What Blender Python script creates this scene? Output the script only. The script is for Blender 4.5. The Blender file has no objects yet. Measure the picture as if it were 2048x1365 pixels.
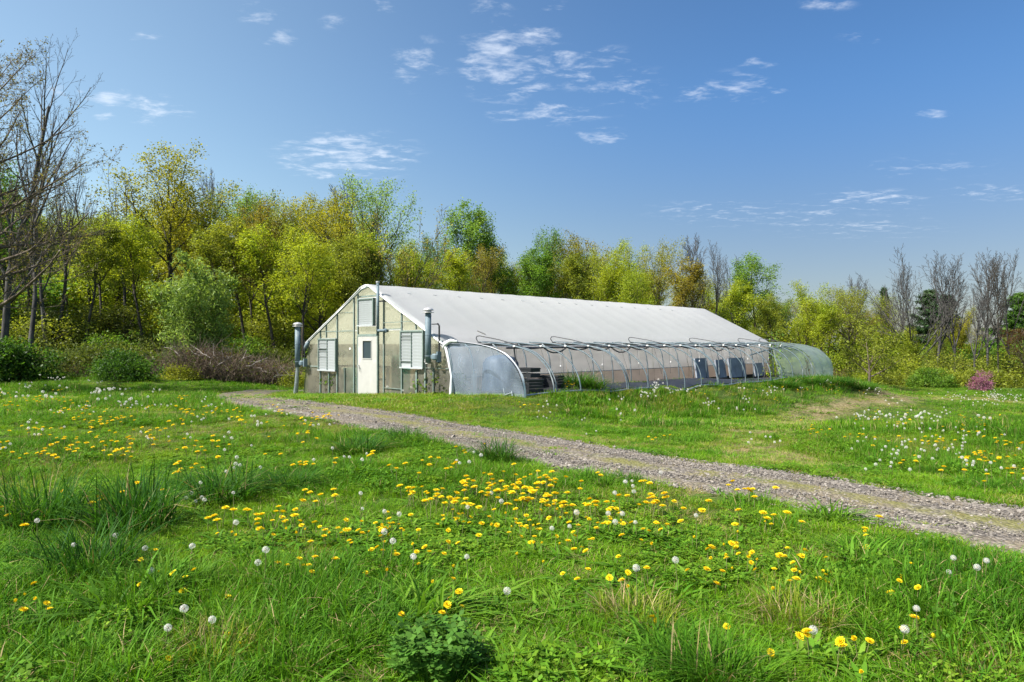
import bpy, math, random
import numpy as np
from mathutils import Vector, Matrix

random.seed(11)
RNG = np.random.default_rng(11)
R = math.radians
scene = bpy.context.scene
COL = scene.collection

# ------------------------------------------------------------------ camera
FPX, HZ, EYE = 1365.0, 686.0, 1.6          # focal length in photo pixels, horizon row, eye height
cam = bpy.data.cameras.new('camera')
cam.sensor_width = 36.0
cam.lens = 24.0
cam.clip_start = 0.05
cam.clip_end = 6000
cam_ob = bpy.data.objects.new('camera', cam)
cam_ob.location = (0, 0, EYE)
cam_ob.rotation_euler = (R(90.15), 0, 0)
COL.objects.link(cam_ob)
scene.camera = cam_ob

# ------------------------------------------------------------------ light and view
SUN_EL, SUN_AZ = R(50), R(-116)              # azimuth measured from +Y (view direction) towards +X
sun_dir = Vector((math.sin(SUN_AZ) * math.cos(SUN_EL), math.cos(SUN_AZ) * math.cos(SUN_EL), math.sin(SUN_EL)))
sl = bpy.data.lights.new('sun', 'SUN')
sl.energy = 5.0
sl.angle = R(0.53)
sl.color = (1.0, 0.945, 0.86)
so = bpy.data.objects.new('sun', sl)
so.rotation_euler = sun_dir.to_track_quat('Z', 'Y').to_euler()
so.location = (-30, -10, 40)
COL.objects.link(so)

scene.view_settings.view_transform = 'Standard'
scene.view_settings.look = 'None'
scene.view_settings.gamma = 1.0
scene.view_settings.use_curve_mapping = False
scene.view_settings.exposure = 1.05
scene.cycles.max_bounces = 8
scene.cycles.transparent_max_bounces = 12
scene.cycles.diffuse_bounces = 3
scene.cycles.transmission_bounces = 8
scene.cycles.caustics_reflective = False
scene.cycles.caustics_refractive = False

world = bpy.data.worlds.new('World')
scene.world = world
world.use_nodes = True


class NT:
    """small helper round a node tree"""
    def __init__(self, tree):
        self.t = tree
        tree.nodes.clear()

    def n(self, typ, **kw):
        nd = self.t.nodes.new(typ)
        for k, v in kw.items():
            if isinstance(k, str) and k.startswith('i_'):
                continue
            setattr(nd, k, v)
        return nd

    def put(self, sock, v):
        if v is None:
            return
        if isinstance(v, bpy.types.NodeSocket):
            self.t.links.new(v, sock)
        else:
            sock.default_value = v

    def math(self, op, a, b=None, c=None, clamp=False):
        nd = self.n('ShaderNodeMath', operation=op)
        nd.use_clamp = clamp
        for i, v in enumerate((a, b, c)):
            self.put(nd.inputs[i], v)
        return nd.outputs[0]

    def vmath(self, op, a, b=None, c=None):
        nd = self.n('ShaderNodeVectorMath', operation=op)
        for i, v in enumerate((a, b, c)):
            self.put(nd.inputs[i], v)
        return nd.outputs['Value'] if op in ('LENGTH', 'DOT_PRODUCT', 'DISTANCE') else nd.outputs[0]

    def smooth(self, v, a, b, o0=0.0, o1=1.0):
        nd = self.n('ShaderNodeMapRange', interpolation_type='SMOOTHSTEP')
        self.put(nd.inputs[0], v)
        for i, x in enumerate((a, b, o0, o1)):
            nd.inputs[1 + i].default_value = x
        return nd.outputs[0]

    def noise(self, vec, scale, detail=4, rough=0.55, dist=0.0):
        nd = self.n('ShaderNodeTexNoise')
        self.put(nd.inputs['Vector'], vec)
        nd.inputs['Scale'].default_value = scale
        nd.inputs['Detail'].default_value = detail
        nd.inputs['Roughness'].default_value = rough
        nd.inputs['Distortion'].default_value = dist
        return nd.outputs['Fac']

    def mix(self, f, a, b, blend='MIX'):
        nd = self.n('ShaderNodeMix', data_type='RGBA', blend_type=blend)
        self.put(nd.inputs[0], f)
        self.put(nd.inputs[6], (*a, 1) if isinstance(a, tuple) and len(a) == 3 else a)
        self.put(nd.inputs[7], (*b, 1) if isinstance(b, tuple) and len(b) == 3 else b)
        return nd.outputs[2]

    def scalecol(self, col, f):
        nd = self.n('ShaderNodeVectorMath', operation='SCALE')
        self.put(nd.inputs[0], col if not isinstance(col, tuple) else col[:3])
        self.put(nd.inputs['Scale'], f)
        return nd.outputs[0]

    def ramp(self, f, stops):
        nd = self.n('ShaderNodeValToRGB')
        self.put(nd.inputs[0], f)
        el = nd.color_ramp.elements
        while len(el) < len(stops):
            el.new(0.5)
        for e, (p, c) in zip(el, stops):
            e.position = p
            e.color = (*c, 1)
        return nd.outputs[0]


def build_world():
    k = NT(world.node_tree)
    out = k.n('ShaderNodeOutputWorld')
    bg = k.n('ShaderNodeBackground')
    sky = k.n('ShaderNodeTexSky', sky_type='NISHITA')
    sky.sun_disc = False
    sky.sun_elevation = SUN_EL
    sky.sun_rotation = SUN_AZ
    sky.altitude = 60
    sky.air_density = 1.0
    sky.dust_density = 1.0
    sky.ozone_density = 1.6
    tc = k.n('ShaderNodeTexCoord')
    d = tc.outputs['Generated']
    sep = k.n('ShaderNodeSeparateXYZ')
    k.put(sep.inputs[0], d)
    zz = k.math('MAXIMUM', sep.outputs[2], 0.0)
    den = k.math('ADD', zz, 0.06)
    comb = k.n('ShaderNodeCombineXYZ')
    k.put(comb.inputs[0], k.math('DIVIDE', sep.outputs[0], den))
    k.put(comb.inputs[1], k.math('DIVIDE', sep.outputs[1], den))
    p = comb.outputs[0]                     # a flat cloud layer overhead
    # individual small clouds: direction of each, half sizes (in tangent units) and strength
    clouds = [(835, 125, 48, 42, .50), (1000, 120, 62, 66, .80), (1065, 75, 45, 24, .7), (985, 35, 36, 34, .55), (1165, 132, 80, 38, .62),
              (1075, 170, 34, 12, .8), (1240, 170, 70, 40, .42), (1090, 228, 85, 17, .75), (1205, 272, 36, 13, .95), (1395, 190, 34, 16, .8),
              (1490, 175, 70, 26, .5), (1515, 125, 30, 10, .7), (215, 195, 34, 14, 1.15), (315, 220, 52, 24, .75), (116, 183, 20, 9, .9),
              (160, 185, 15, 8, .9), (690, 312, 105, 38, .95), (640, 286, 45, 13, .8), (520, 20, 42, 24, .55), (555, 76, 28, 14, .75),
              (290, 75, 30, 9, .6), (1430, 425, 110, 24, .34), (1600, 432, 80, 26, .38), (1745, 400, 82, 18, .55), (1980, 385, 80, 18, .34),
              (1745, 70, 50, 14, .4), (1650, 5, 50, 14, .4), (1860, 228, 30, 8, .5), (670, 42, 24, 14, .5), (1860, 335, 120, 20, .22),
              (210, 232, 18, 7, .6), (780, 10, 30, 16, .5), (1110, 12, 20, 14, .5), (1720, 455, 160, 24, .26)]
    ymax = k.math('MAXIMUM', sep.outputs[1], 0.02)
    ab = k.n('ShaderNodeCombineXYZ')
    k.put(ab.inputs[0], k.math('DIVIDE', sep.outputs[0], ymax))
    k.put(ab.inputs[1], k.math('DIVIDE', sep.outputs[2], ymax))
    acc = None
    for px, py, sx, sy, st in clouds:
        a, b = (px - 1024) / FPX, (HZ - py) / FPX
        ix, iy = FPX / (sx * 1.9), FPX / (sy * 1.9)
        v = k.vmath('MULTIPLY_ADD', ab.outputs[0], (ix, iy, 0), (-a * ix, -b * iy, 0))
        m = k.smooth(k.vmath('LENGTH', v), 1.0, 0.0, 0.0, st)
        acc = m if acc is None else k.math('MAXIMUM', acc, m)
    # the rest of the sky carries the same scattered small clouds
    front = k.smooth(sep.outputs[1], 0.45, 0.30)
    gen = k.smooth(k.noise(p, 1.3, 3, .5), .56, .72, 0.0, .6)
    acc = k.math('MAXIMUM', acc, k.math('MULTIPLY', gen, front))
    n1 = k.noise(k.vmath('MULTIPLY', p, (1.0, 1.6, 1)), 6.5, 9, .62, .5)
    n2 = k.noise(k.vmath('MULTIPLY', p, (1.0, 1.3, 1)), 19.0, 6, .6, .3)
    tex = k.math('ADD', k.math('MULTIPLY', n1, .68), k.math('MULTIPLY', n2, .32))
    cov = k.math('ADD', k.math('MULTIPLY_ADD', tex, 2.2, -.6), k.math('MULTIPLY', acc, .34))
    alpha = k.math('MULTIPLY', k.smooth(cov, .56, 1.12), k.smooth(acc, 0.0, .3))
    alpha = k.math('MULTIPLY', alpha, .50)
    grade = k.mix(k.smooth(sep.outputs[2], 0.08, .36), (.435, .445, .49), (.385, .59, .77))
    flat = k.vmath('NORMALIZE', k.vmath('MULTIPLY', d, (1, 1, 0)))
    sunny = k.smooth(k.vmath('DOT_PRODUCT', flat, (math.sin(SUN_AZ), math.cos(SUN_AZ), 0)), -.84, .30)
    grade = k.mix(sunny, grade, (1.0, 1.03, .93))
    tint = k.mix(1.0, sky.outputs[0], grade, 'MULTIPLY')
    k.put(bg.inputs[0], k.mix(alpha, tint, (5.6, 5.9, 6.4)))
    bg.inputs[1].default_value = 0.1
    k.put(out.inputs[0], bg.outputs[0])


build_world()


# ------------------------------------------------------------------ materials
def new_mat(name):
    m = bpy.data.materials.new(name)
    m.use_nodes = True
    k = NT(m.node_tree)
    out = k.n('ShaderNodeOutputMaterial')
    return m, k, out


def principled(k, col, rough=.5, spec=.4, metal=0.0, normal=None):
    b = k.n('ShaderNodeBsdfPrincipled')
    k.put(b.inputs['Base Color'], (*col, 1) if isinstance(col, tuple) else col)
    k.put(b.inputs['Roughness'], rough)
    k.put(b.inputs['Specular IOR Level'], spec)
    k.put(b.inputs['Metallic'], metal)
    if normal is not None:
        k.put(b.inputs['Normal'], normal)
    return b.outputs[0]


def add_mix(k, f, a, b):
    nd = k.n('ShaderNodeMixShader')
    k.put(nd.inputs[0], f)
    k.put(nd.inputs[1], a)
    k.put(nd.inputs[2], b)
    return nd.outputs[0]


def geo(k):
    return k.n('ShaderNodeNewGeometry')


def obj_coord(k):
    return k.n('ShaderNodeTexCoord').outputs['Object']


def plain_mat(name, col, rough=.5, spec=.4, metal=0., var=.15, scale=6., bump=0., dirt=None):
    m, k, out = new_mat(name)
    co = obj_coord(k)
    f = k.noise(co, scale, 5, .6)
    c = k.scalecol(col, k.smooth(f, .25, .75, 1 - var, 1 + var))
    if dirt is not None:
        g = k.noise(co, scale * .35, 6, .65, .4)
        c = k.mix(k.smooth(g, .52, .72, 0, .7), c, dirt)
    nrm = None
    if bump:
        b = k.n('ShaderNodeBump')
        b.inputs['Strength'].default_value = bump
        b.inputs['Distance'].default_value = .02
        k.put(b.inputs['Height'], f)
        nrm = b.outputs[0]
    k.put(out.inputs[0], principled(k, c, rough, spec, metal, nrm))
    return m


def leaf_mat(name, cols, trans=.5, rough=.5, spec=.25, scale=.6, isl=.35, world_scale=None, tcol=(1.25, 1.2, .6)):
    """foliage: colour drifts in space between cols, every leaf a little different, light passes through"""
    m, k, out = new_mat(name)
    g = geo(k)
    f = k.noise(g.outputs['Position'], world_scale or scale, 4, .6)
    oi = k.n('ShaderNodeObjectInfo')
    f = k.math('ADD', f, k.math('MULTIPLY', k.math('SUBTRACT', oi.outputs['Random'], .5), .25))
    f = k.math('ADD', f, k.math('MULTIPLY', k.math('SUBTRACT', g.outputs['Random Per Island'], .5), .30))
    n = len(cols)
    c = k.ramp(f, [(.28 + .44 * i / max(1, n - 1), cols[i]) for i in range(n)])
    wn = k.n('ShaderNodeTexWhiteNoise', noise_dimensions='1D')
    k.put(wn.inputs['W'], g.outputs['Random Per Island'])
    c = k.scalecol(c, k.smooth(wn.outputs[0], 0, 1, 1 - isl, 1 + isl))
    b = principled(k, c, rough, spec)
    t = k.n('ShaderNodeBsdfTranslucent')
    k.put(t.inputs[0], k.mix(1.0, c, tcol, 'MULTIPLY'))
    k.put(out.inputs[0], add_mix(k, trans, b, t.outputs[0]))
    return m


def bark_mat(name, a, b, scale=3.):
    m, k, out = new_mat(name)
    co = geo(k).outputs['Position']
    f = k.noise(k.vmath('MULTIPLY', co, (1, 1, .3)), scale, 6, .65)
    c = k.mix(k.smooth(f, .35, .68), a, b)
    bp = k.n('ShaderNodeBump')
    bp.inputs['Strength'].default_value = .6
    bp.inputs['Distance'].default_value = .03
    k.put(bp.inputs['Height'], k.noise(k.vmath('MULTIPLY', co, (1, 1, .2)), scale * 5, 4, .6))
    k.put(out.inputs[0], principled(k, c, .85, .2, 0, bp.outputs[0]))
    return m


# ------------------------------------------------------------------ numpy noise
def vnoise(x, y, s, seed=0):
    x = np.asarray(x, float) * s + 91.7 * seed
    y = np.asarray(y, float) * s - 37.3 * seed
    xi, yi = np.floor(x), np.floor(y)
    fx, fy = x - xi, y - yi
    fx, fy = fx * fx * (3 - 2 * fx), fy * fy * (3 - 2 * fy)

    def h(a, b):
        v = np.sin(a * 127.1 + b * 311.7 + seed * 17.3) * 43758.5453
        return v - np.floor(v)
    return (h(xi, yi) * (1 - fx) + h(xi + 1, yi) * fx) * (1 - fy) + (h(xi, yi + 1) * (1 - fx) + h(xi + 1, yi + 1) * fx) * fy


def fbm(x, y, s, seed=0, o=3):
    a, t, w = 0, 0, 1.
    for i in range(o):
        a = a + w * vnoise(x, y, s * 2 ** i, seed + i)
        t += w
        w *= .5
    return a / t


# ------------------------------------------------------------------ terrain
CTRL_W = [(-10, -3, 0), (0, -3, 0), (10, -3, 0), (-10, 3, .02), (0, 3, 0), (8, 3, 0), (-10, 9, .02), (-4, 8, 0), (4, 6, 0), (0, 10.7, -.02),
          (60, 10, -.9), (-60, 10, .6), (-60, 60, 4.5), (70, 90, -2.2), (0, 95, 1.0), (-45, 90, 5.0), (35, 90, -1.8), (20, 70, -.9), (-45, 30, .6),
          (60, 50, -1.9), (12, 55, -.8), (-5, 55, .6)]
CTRL_P = [(600, 812, 17.6), (738, 832, 15.2), (430, 797, 22), (580, 783, 33), (605, 789, 28.1), (738, 790, 25), (905, 788, 22), (960, 790, 21),
          (1045, 793, 19.5), (1000, 832, 17.6), (1100, 830, 18), (1250, 815, 22), (1380, 806, 25), (1500, 798, 27.5),
          (1105, 788, 20.4), (1155, 783, 21.3), (1204, 779, 22.2), (1251, 777, 23.2), (1331, 773, 25), (1404, 769, 26.8), (1469, 766, 28.8), (1540, 763, 31.2), (1600, 759, 33.6), (1663, 757, 36.8),
          (1260, 769, 28.7), (1404, 764, 33), (1500, 760, 36.5), (1170, 774, 25.3),
          (1600, 757, 32.4), (1650, 757, 33.2), (1700, 764, 34), (1740, 773, 34.5), (1785, 786, 35), (1600, 794, 28.6), (1700, 796, 30), (1790, 798, 31.5), (1690, 788, 31.8),
          (1850, 779, 48), (2048, 776, 50), (1700, 779, 46), (2000, 850, 17), (1900, 925, 11), (2048, 1040, 6.2), (1600, 850, 18), (1300, 870, 14.5),
          (0, 757, 33), (150, 757, 33.5), (300, 758, 34), (450, 772, 33.5), (0, 800, 20), (250, 800, 19.5), (180, 742, 36), (262, 668, 50), (97, 704, 42),
          (322, 682, 48), (520, 700, 48), (640, 720, 48), (560, 782, 31)]
_c = list(CTRL_W) + [((px - 1024) / FPX * z, z, EYE - (py - HZ) / FPX * z) for px, py, z in CTRL_P]
_C = np.array(_c, float)


def _phi(r2):
    return .5 * r2 * np.log(np.maximum(r2, 1e-9))


def _solve():
    n = len(_C)
    d2 = (_C[:, None, 0] - _C[None, :, 0]) ** 2 + (_C[:, None, 1] - _C[None, :, 1]) ** 2
    A = np.zeros((n + 3, n + 3))
    A[:n, :n] = _phi(d2) + np.eye(n) * .6
    P = np.c_[np.ones(n), _C[:, :2]]
    A[:n, n:] = P
    A[n:, :n] = P.T
    return np.linalg.solve(A, np.r_[_C[:, 2], 0, 0, 0])


_W = _solve()


def H(x, y):
    x = np.atleast_1d(np.asarray(x, float))
    y = np.atleast_1d(np.asarray(y, float))
    shp = x.shape
    x, y = np.clip(x.ravel(), -60, 70), np.clip(y.ravel(), -6, 95)
    o = np.empty(x.size)
    for i in range(0, x.size, 40000):
        xs, ys = x[i:i + 40000], y[i:i + 40000]
        d2 = (xs[:, None] - _C[None, :, 0]) ** 2 + (ys[:, None] - _C[None, :, 1]) ** 2
        o[i:i + 40000] = _phi(d2) @ _W[:len(_C)] + _W[-3] + _W[-2] * xs + _W[-1] * ys
    return o.reshape(shp)


def h1(x, y):
    return float(H(x, y)[0])


def hit(px, py):
    """the spot of ground seen in the photograph at a pixel"""
    u, v = (px - 1024) / FPX, (HZ - py) / FPX
    zs = np.concatenate([np.linspace(2, 40, 600), np.linspace(40.2, 90, 250)])
    d = EYE + v * zs - H(u * zs, zs)
    i = np.argmax(d < 0)
    if d[i] >= 0:
        i = len(zs) - 1
    j = max(i - 1, 0)
    t = d[j] / (d[j] - d[i]) if d[j] != d[i] else 0
    z = zs[j] + (zs[i] - zs[j]) * t
    return u * z, z


# greenhouse frame: ridge runs along local +y, gable looks down local -y
GX, GY, GZ, GA = -286 / FPX * 25.0, 25.0, -.35, -R(44.43)
gc, gs = math.cos(GA), math.sin(GA)


def to_local(x, y):
    dx, dy = x - GX, y - GY
    return dx * gc + dy * gs, -dx * gs + dy * gc


def to_world(t, l):
    return GX + t * gc - l * gs, GY + t * gs + l * gc


# ------------------------------------------------------------------ mesh helpers
def np_mesh(name, V, Q=None, T=None, mats=(), smooth=False, Qm=None, uv=None):
    """fast mesh from arrays of quads and triangles"""
    me = bpy.data.meshes.new(name)
    V = np.asarray(V, np.float32).reshape(-1, 3)
    nq = 0 if Q is None else len(Q)
    nt = 0 if T is None else len(T)
    idx = np.concatenate([np.asarray(Q, np.int32).ravel() if nq else np.zeros(0, np.int32), np.asarray(T, np.int32).ravel() if nt else np.zeros(0, np.int32)])
    ls = np.concatenate([np.arange(nq) * 4, nq * 4 + np.arange(nt) * 3]).astype(np.int32)
    me.vertices.add(len(V))
    me.vertices.foreach_set('co', V.ravel())
    me.loops.add(len(idx))
    me.loops.foreach_set('vertex_index', idx)
    me.polygons.add(nq + nt)
    me.polygons.foreach_set('loop_start', ls)
    if Qm is not None:
        me.polygons.foreach_set('material_index', np.asarray(Qm, np.int32))
    if smooth:
        me.polygons.foreach_set('use_smooth', np.ones(nq + nt, bool))
    for m in mats:
        me.materials.append(m)
    me.update(calc_edges=True)
    return me


def link(name, me, parent=None, **props):
    o = bpy.data.objects.new(name, me)
    COL.objects.link(o)
    if parent is not None:
        o.parent = parent
    for k_, v in props.items():
        o[k_] = v
    return o


class MB:
    """collects simple shapes into one mesh"""
    def __init__(self):
        self.v, self.f, self.m = [], [], []
        self.mi = 0

    def add(self, vs, fs):
        b = len(self.v)
        self.v += [tuple(p) for p in vs]
        for f in fs:
            self.f.append([b + i for i in f])
            self.m.append(self.mi)

    def box(self, c, s, rot=None):
        x, y, z = s[0] / 2, s[1] / 2, s[2] / 2
        vs = [Vector(p) for p in ((-x, -y, -z), (x, -y, -z), (x, y, -z), (-x, y, -z), (-x, -y, z), (x, -y, z), (x, y, z), (-x, y, z))]
        if rot is not None:
            vs = [rot @ p for p in vs]
        c = Vector(c)
        self.add([p + c for p in vs], [(0, 3, 2, 1), (4, 5, 6, 7), (0, 1, 5, 4), (1, 2, 6, 5), (2, 3, 7, 6), (3, 0, 4, 7)])

    def tube(self, pts, rad, n=8, cap=True):
        pts = [Vector(p) for p in pts]
        if not hasattr(rad, '__len__'):
            rad = [rad] * len(pts)
        t0 = (pts[1] - pts[0]).normalized()
        up = Vector((0, 0, 1)) if abs(t0.z) < .9 else Vector((1, 0, 0))
        a = t0.cross(up).normalized()
        rings = []
        for i, p in enumerate(pts):
            t = (pts[min(i + 1, len(pts) - 1)] - pts[max(i - 1, 0)])
            t = t.normalized() if t.length > 1e-9 else t0
            a = (a - t * a.dot(t))
            a = a.normalized() if a.length > 1e-6 else t.orthogonal().normalized()
            b = t.cross(a)
            rings.append([p + (a * math.cos(2 * math.pi * j / n) + b * math.sin(2 * math.pi * j / n)) * rad[i] for j in range(n)])
        base = len(self.v)
        for r in rings:
            self.v += [tuple(q) for q in r]
        for i in range(len(pts) - 1):
            for j in range(n):
                k_ = (j + 1) % n
                self.f.append([base + i * n + j, base + i * n + k_, base + (i + 1) * n + k_, base + (i + 1) * n + j])
                self.m.append(self.mi)
        if cap:
            self.f.append([base + j for j in range(n)][::-1])
            self.f.append([base + (len(pts) - 1) * n + j for j in range(n)])
            self.m += [self.mi, self.mi]

    def lathe(self, prof, c=(0, 0, 0), n=16):
        """prof: (radius, z) pairs turned round the z axis"""
        base = len(self.v)
        for r, z in prof:
            for j in range(n):
                a = 2 * math.pi * j / n
                self.v.append((c[0] + r * math.cos(a), c[1] + r * math.sin(a), c[2] + z))
        for i in range(len(prof) - 1):
            for j in range(n):
                k_ = (j + 1) % n
                self.f.append([base + i * n + j, base + i * n + k_, base + (i + 1) * n + k_, base + (i + 1) * n + j])
                self.m.append(self.mi)

    def prism(self, poly, y0, y1):
        """poly of (x, z) pulled along y"""
        n = len(poly)
        vs = [(x, y0, z) for x, z in poly] + [(x, y1, z) for x, z in poly]
        fs = [tuple(range(n)), tuple(range(2 * n - 1, n - 1, -1))] + [(i, n + i, n + (i + 1) % n, (i + 1) % n) for i in range(n)]
        self.add(vs, fs)

    def mesh(self, name, mats, smooth=False):
        me = bpy.data.meshes.new(name)
        me.from_pydata(self.v, [], self.f)
        for m in (mats if isinstance(mats, (list, tuple)) else [mats]):
            me.materials.append(m)
        me.polygons.foreach_set('material_index', self.m)
        if smooth:
            me.polygons.foreach_set('use_smooth', [True] * len(self.f))
        me.update()
        return me

    def obj(self, name, mats, parent=None, smooth=False, **props):
        return link(name, self.mesh(name, mats, smooth), parent, **props)


def thing(name, label, cat, loc=(0, 0, 0), rz=0., group=None):
    o = bpy.data.objects.new(name, None)
    o.empty_display_size = .2
    COL.objects.link(o)
    o.location = loc
    o.rotation_euler = (0, 0, rz)
    o['label'] = label
    o['category'] = cat
    if group:
        o['group'] = group
    return o


def copy_tree(o, parent=None):
    c = o.copy()
    COL.objects.link(c)
    if parent is not None:
        c.parent = parent
    for ch in list(o.children):
        copy_tree(ch, c)
    return c


def leaf_quads(g, C, size, droop=0., longish=1.6):
    n = len(C)
    a = g.normal(0, 1, (n, 3))
    a[:, 2] -= droop
    a /= np.linalg.norm(a, axis=1)[:, None]
    b = g.normal(0, 1, (n, 3))
    b[:, 2] *= .6
    b -= a * (a * b).sum(1)[:, None]
    b /= np.linalg.norm(b, axis=1)[:, None] + 1e-9
    s = size * g.uniform(.6, 1.35, n)[:, None]
    A, B = a * s * .5 * longish, b * s * .5
    V = np.stack([C - A, C + B - A * .1, C + A, C - B - A * .1], 1).reshape(-1, 3)
    i = np.arange(n)[:, None] * 4
    return V, np.c_[i, i + 1, i + 2, i + 3]


# ------------------------------------------------------------------ the ground
TRACK = [hit(*p) for p in ((1580, 938), (1545, 912), (1525, 880), (1540, 856), (1620, 828), (1740, 806), (1850, 794), (1960, 797), (2090, 812))]


def seg_dist(x, y, pts):
    d = np.full(np.shape(x), 1e9)
    for (ax, ay), (bx, by) in zip(pts[:-1], pts[1:]):
        dx, dy = bx - ax, by - ay
        t = np.clip(((x - ax) * dx + (y - ay) * dy) / (dx * dx + dy * dy + 1e-9), 0, 1)
        d = np.minimum(d, np.hypot(x - ax - t * dx, y - ay - t * dy))
    return d


EDGE = [((2420, 1215), (2420, 1090)), ((2230, 1162), (2230, 1054)), ((2048, 1117), (2048, 1021)), ((1884, 1077), (1884, 1002)), ((1722, 1043), (1722, 970)),
        ((1561, 1012), (1561, 944)), ((1400, 982), (1400, 929)), ((1281, 964), (1281, 908)), ((1144, 945), (1144, 884)), ((1007, 919), (1007, 864)),
        ((871, 889), (871, 839)), ((760, 866), (775, 824)), ((660, 843), (670, 811)), ((575, 828), (590, 801)), ((490, 815), (550, 796)), ((430, 803), (536, 791)),
        ((414, 796), (545, 787)), ((440, 788), (560, 785)), ((500, 781), (578, 783)), ((556, 776.5), (597, 781))]
ROAD_A = np.array([hit(*a) for a, b in EDGE])
ROAD_B = np.array([hit(*b) for a, b in EDGE])
ROAD_A[-1] = ROAD_A[-2] + (1.6, 4.0)
ROAD_B[-1] = ROAD_B[-2] + (.8, 3.6)


def resample(P, n):
    s = np.r_[0, np.cumsum(np.hypot(*np.diff(P, axis=0).T))]
    u = np.linspace(0, s[-1], n)
    Q = np.c_[np.interp(u, s, P[:, 0]), np.interp(u, s, P[:, 1])]
    for _ in range(int(n / 25)):
        Q[1:-1] = .25 * Q[:-2] + .5 * Q[1:-1] + .25 * Q[2:]
    return Q


RN = 160
RA, RB = resample(ROAD_A, RN), resample(ROAD_B, RN)
RM = (RA + RB) / 2
RHW = np.maximum(.5 * np.hypot(*(RA - RB).T), .5)


def road_pos(x, y):
    """signed position across the drive (-1 near edge .. 1 far edge) and distance from its middle line in half widths"""
    x, y = np.ravel(x), np.ravel(y)
    best = np.full(x.size, 1e9)
    side = np.zeros(x.size)
    for i in range(0, RN):
        d = np.hypot(x - RM[i, 0], y - RM[i, 1]) / RHW[i]
        up = d < best
        best[up] = d[up]
        v = RB[i] - RM[i]
        w = v / (np.hypot(*v) + 1e-9)
        side[up] = ((x - RM[i, 0]) * w[0] + (y - RM[i, 1]) * w[1])[up] / RHW[i]
    return side, best


def wear(x, y):
    d = seg_dist(x, y, TRACK)
    n = fbm(x, y, .9, 5)
    w = np.clip(1.25 - d / (.55 + .028 * np.asarray(y) + .5 * n), 0, 1)
    j = hit(1540, 905)
    w = np.maximum(w, np.clip(1.2 - np.hypot(x - j[0], (y - j[1]) * .8) / (1.2 + .5 * n), 0, 1))
    w = w * np.clip(.1 + 1.0 * fbm(x, y, 1.7, 9), 0, 1)
    return np.maximum(w, np.clip(1.1 - np.hypot(x - j[0], (y - j[1]) * .7) / (.9 + .9 * n), 0, .8))


def bank(x, y):
    """1 on the overgrown bank along the hoop tunnel"""
    t, l = to_local(np.asarray(x), np.asarray(y))
    e = 8.0 + .9 * np.clip(l / 24, 0, 1)
    b = np.clip(1 - np.abs(t - e - .7) / 1.7, 0, 1) * np.clip((l + .5) / 3.5, 0, 1) * np.clip((31 - l) / 3, 0, 1)
    return b


def ground_mat():
    m, k, out = new_mat('meadow_soil')
    p = geo(k).outputs['Position']
    at = k.n('ShaderNodeAttribute', attribute_name='wear')
    f = k.noise(p, .5, 6, .6)
    g = k.noise(p, 9, 6, .7)
    c = k.ramp(f, [(.3, (.030, .062, .010)), (.5, (.050, .085, .014)), (.7, (.085, .10, .024))])
    dirt = k.mix(k.smooth(g, .35, .65), (.14, .115, .05), (.22, .185, .10))
    w = k.smooth(k.math('ADD', at.outputs['Fac'], k.math('MULTIPLY', k.math('SUBTRACT', g, .5), .6)), .25, .75)
    c = k.mix(w, c, dirt)
    c = k.scalecol(c, k.smooth(g, .3, .7, .7, 1.25))
    b = k.n('ShaderNodeBump')
    b.inputs['Strength'].default_value = .6
    b.inputs['Distance'].default_value = .04
    k.put(b.inputs['Height'], g)
    k.put(out.inputs[0], principled(k, c, .95, .1, 0, b.outputs[0]))
    return m


def axis(lo, hi, fine_lo, fine_hi, st, k=1.16):
    a = list(np.arange(fine_lo, fine_hi + 1e-6, st))
    s, v = st, a[-1]
    while v < hi:
        s *= k
        v += s
        a.append(min(v, hi))
    s, v = st, a[0]
    while v > lo:
        s *= k
        v -= s
        a.insert(0, max(v, lo))
    return np.array(a)


def make_ground():
    xs, ys = axis(-2500, 2500, -22, 26, .4), axis(-400, 3000, -3, 52, .4)
    X, Y = np.meshgrid(xs, ys)
    Z = H(X, Y)
    far = np.clip((np.hypot(X, Y) - 130) / 400, 0, 1)
    Z = Z * (1 - far) + (-3.0) * far
    n = len(xs)
    V = np.c_[X.ravel(), Y.ravel(), Z.ravel()]
    i, j = np.meshgrid(np.arange(len(ys) - 1), np.arange(n - 1), indexing='ij')
    a = (i * n + j).ravel()
    me = np_mesh('ground', V, np.c_[a, a + 1, a + n + 1, a + n], mats=[ground_mat()], smooth=True)
    at = me.attributes.new('wear', 'FLOAT', 'POINT')
    _s, b = road_pos(V[:, 0], V[:, 1])
    edge = np.clip(1.45 - b, 0, 1) * (b > .6)
    at.data.foreach_set('value', np.maximum(wear(V[:, 0], V[:, 1]), np.clip(edge * 1.3, 0, 1)).astype(np.float32))
    link('ground', me, kind='structure')


make_ground()


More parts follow.
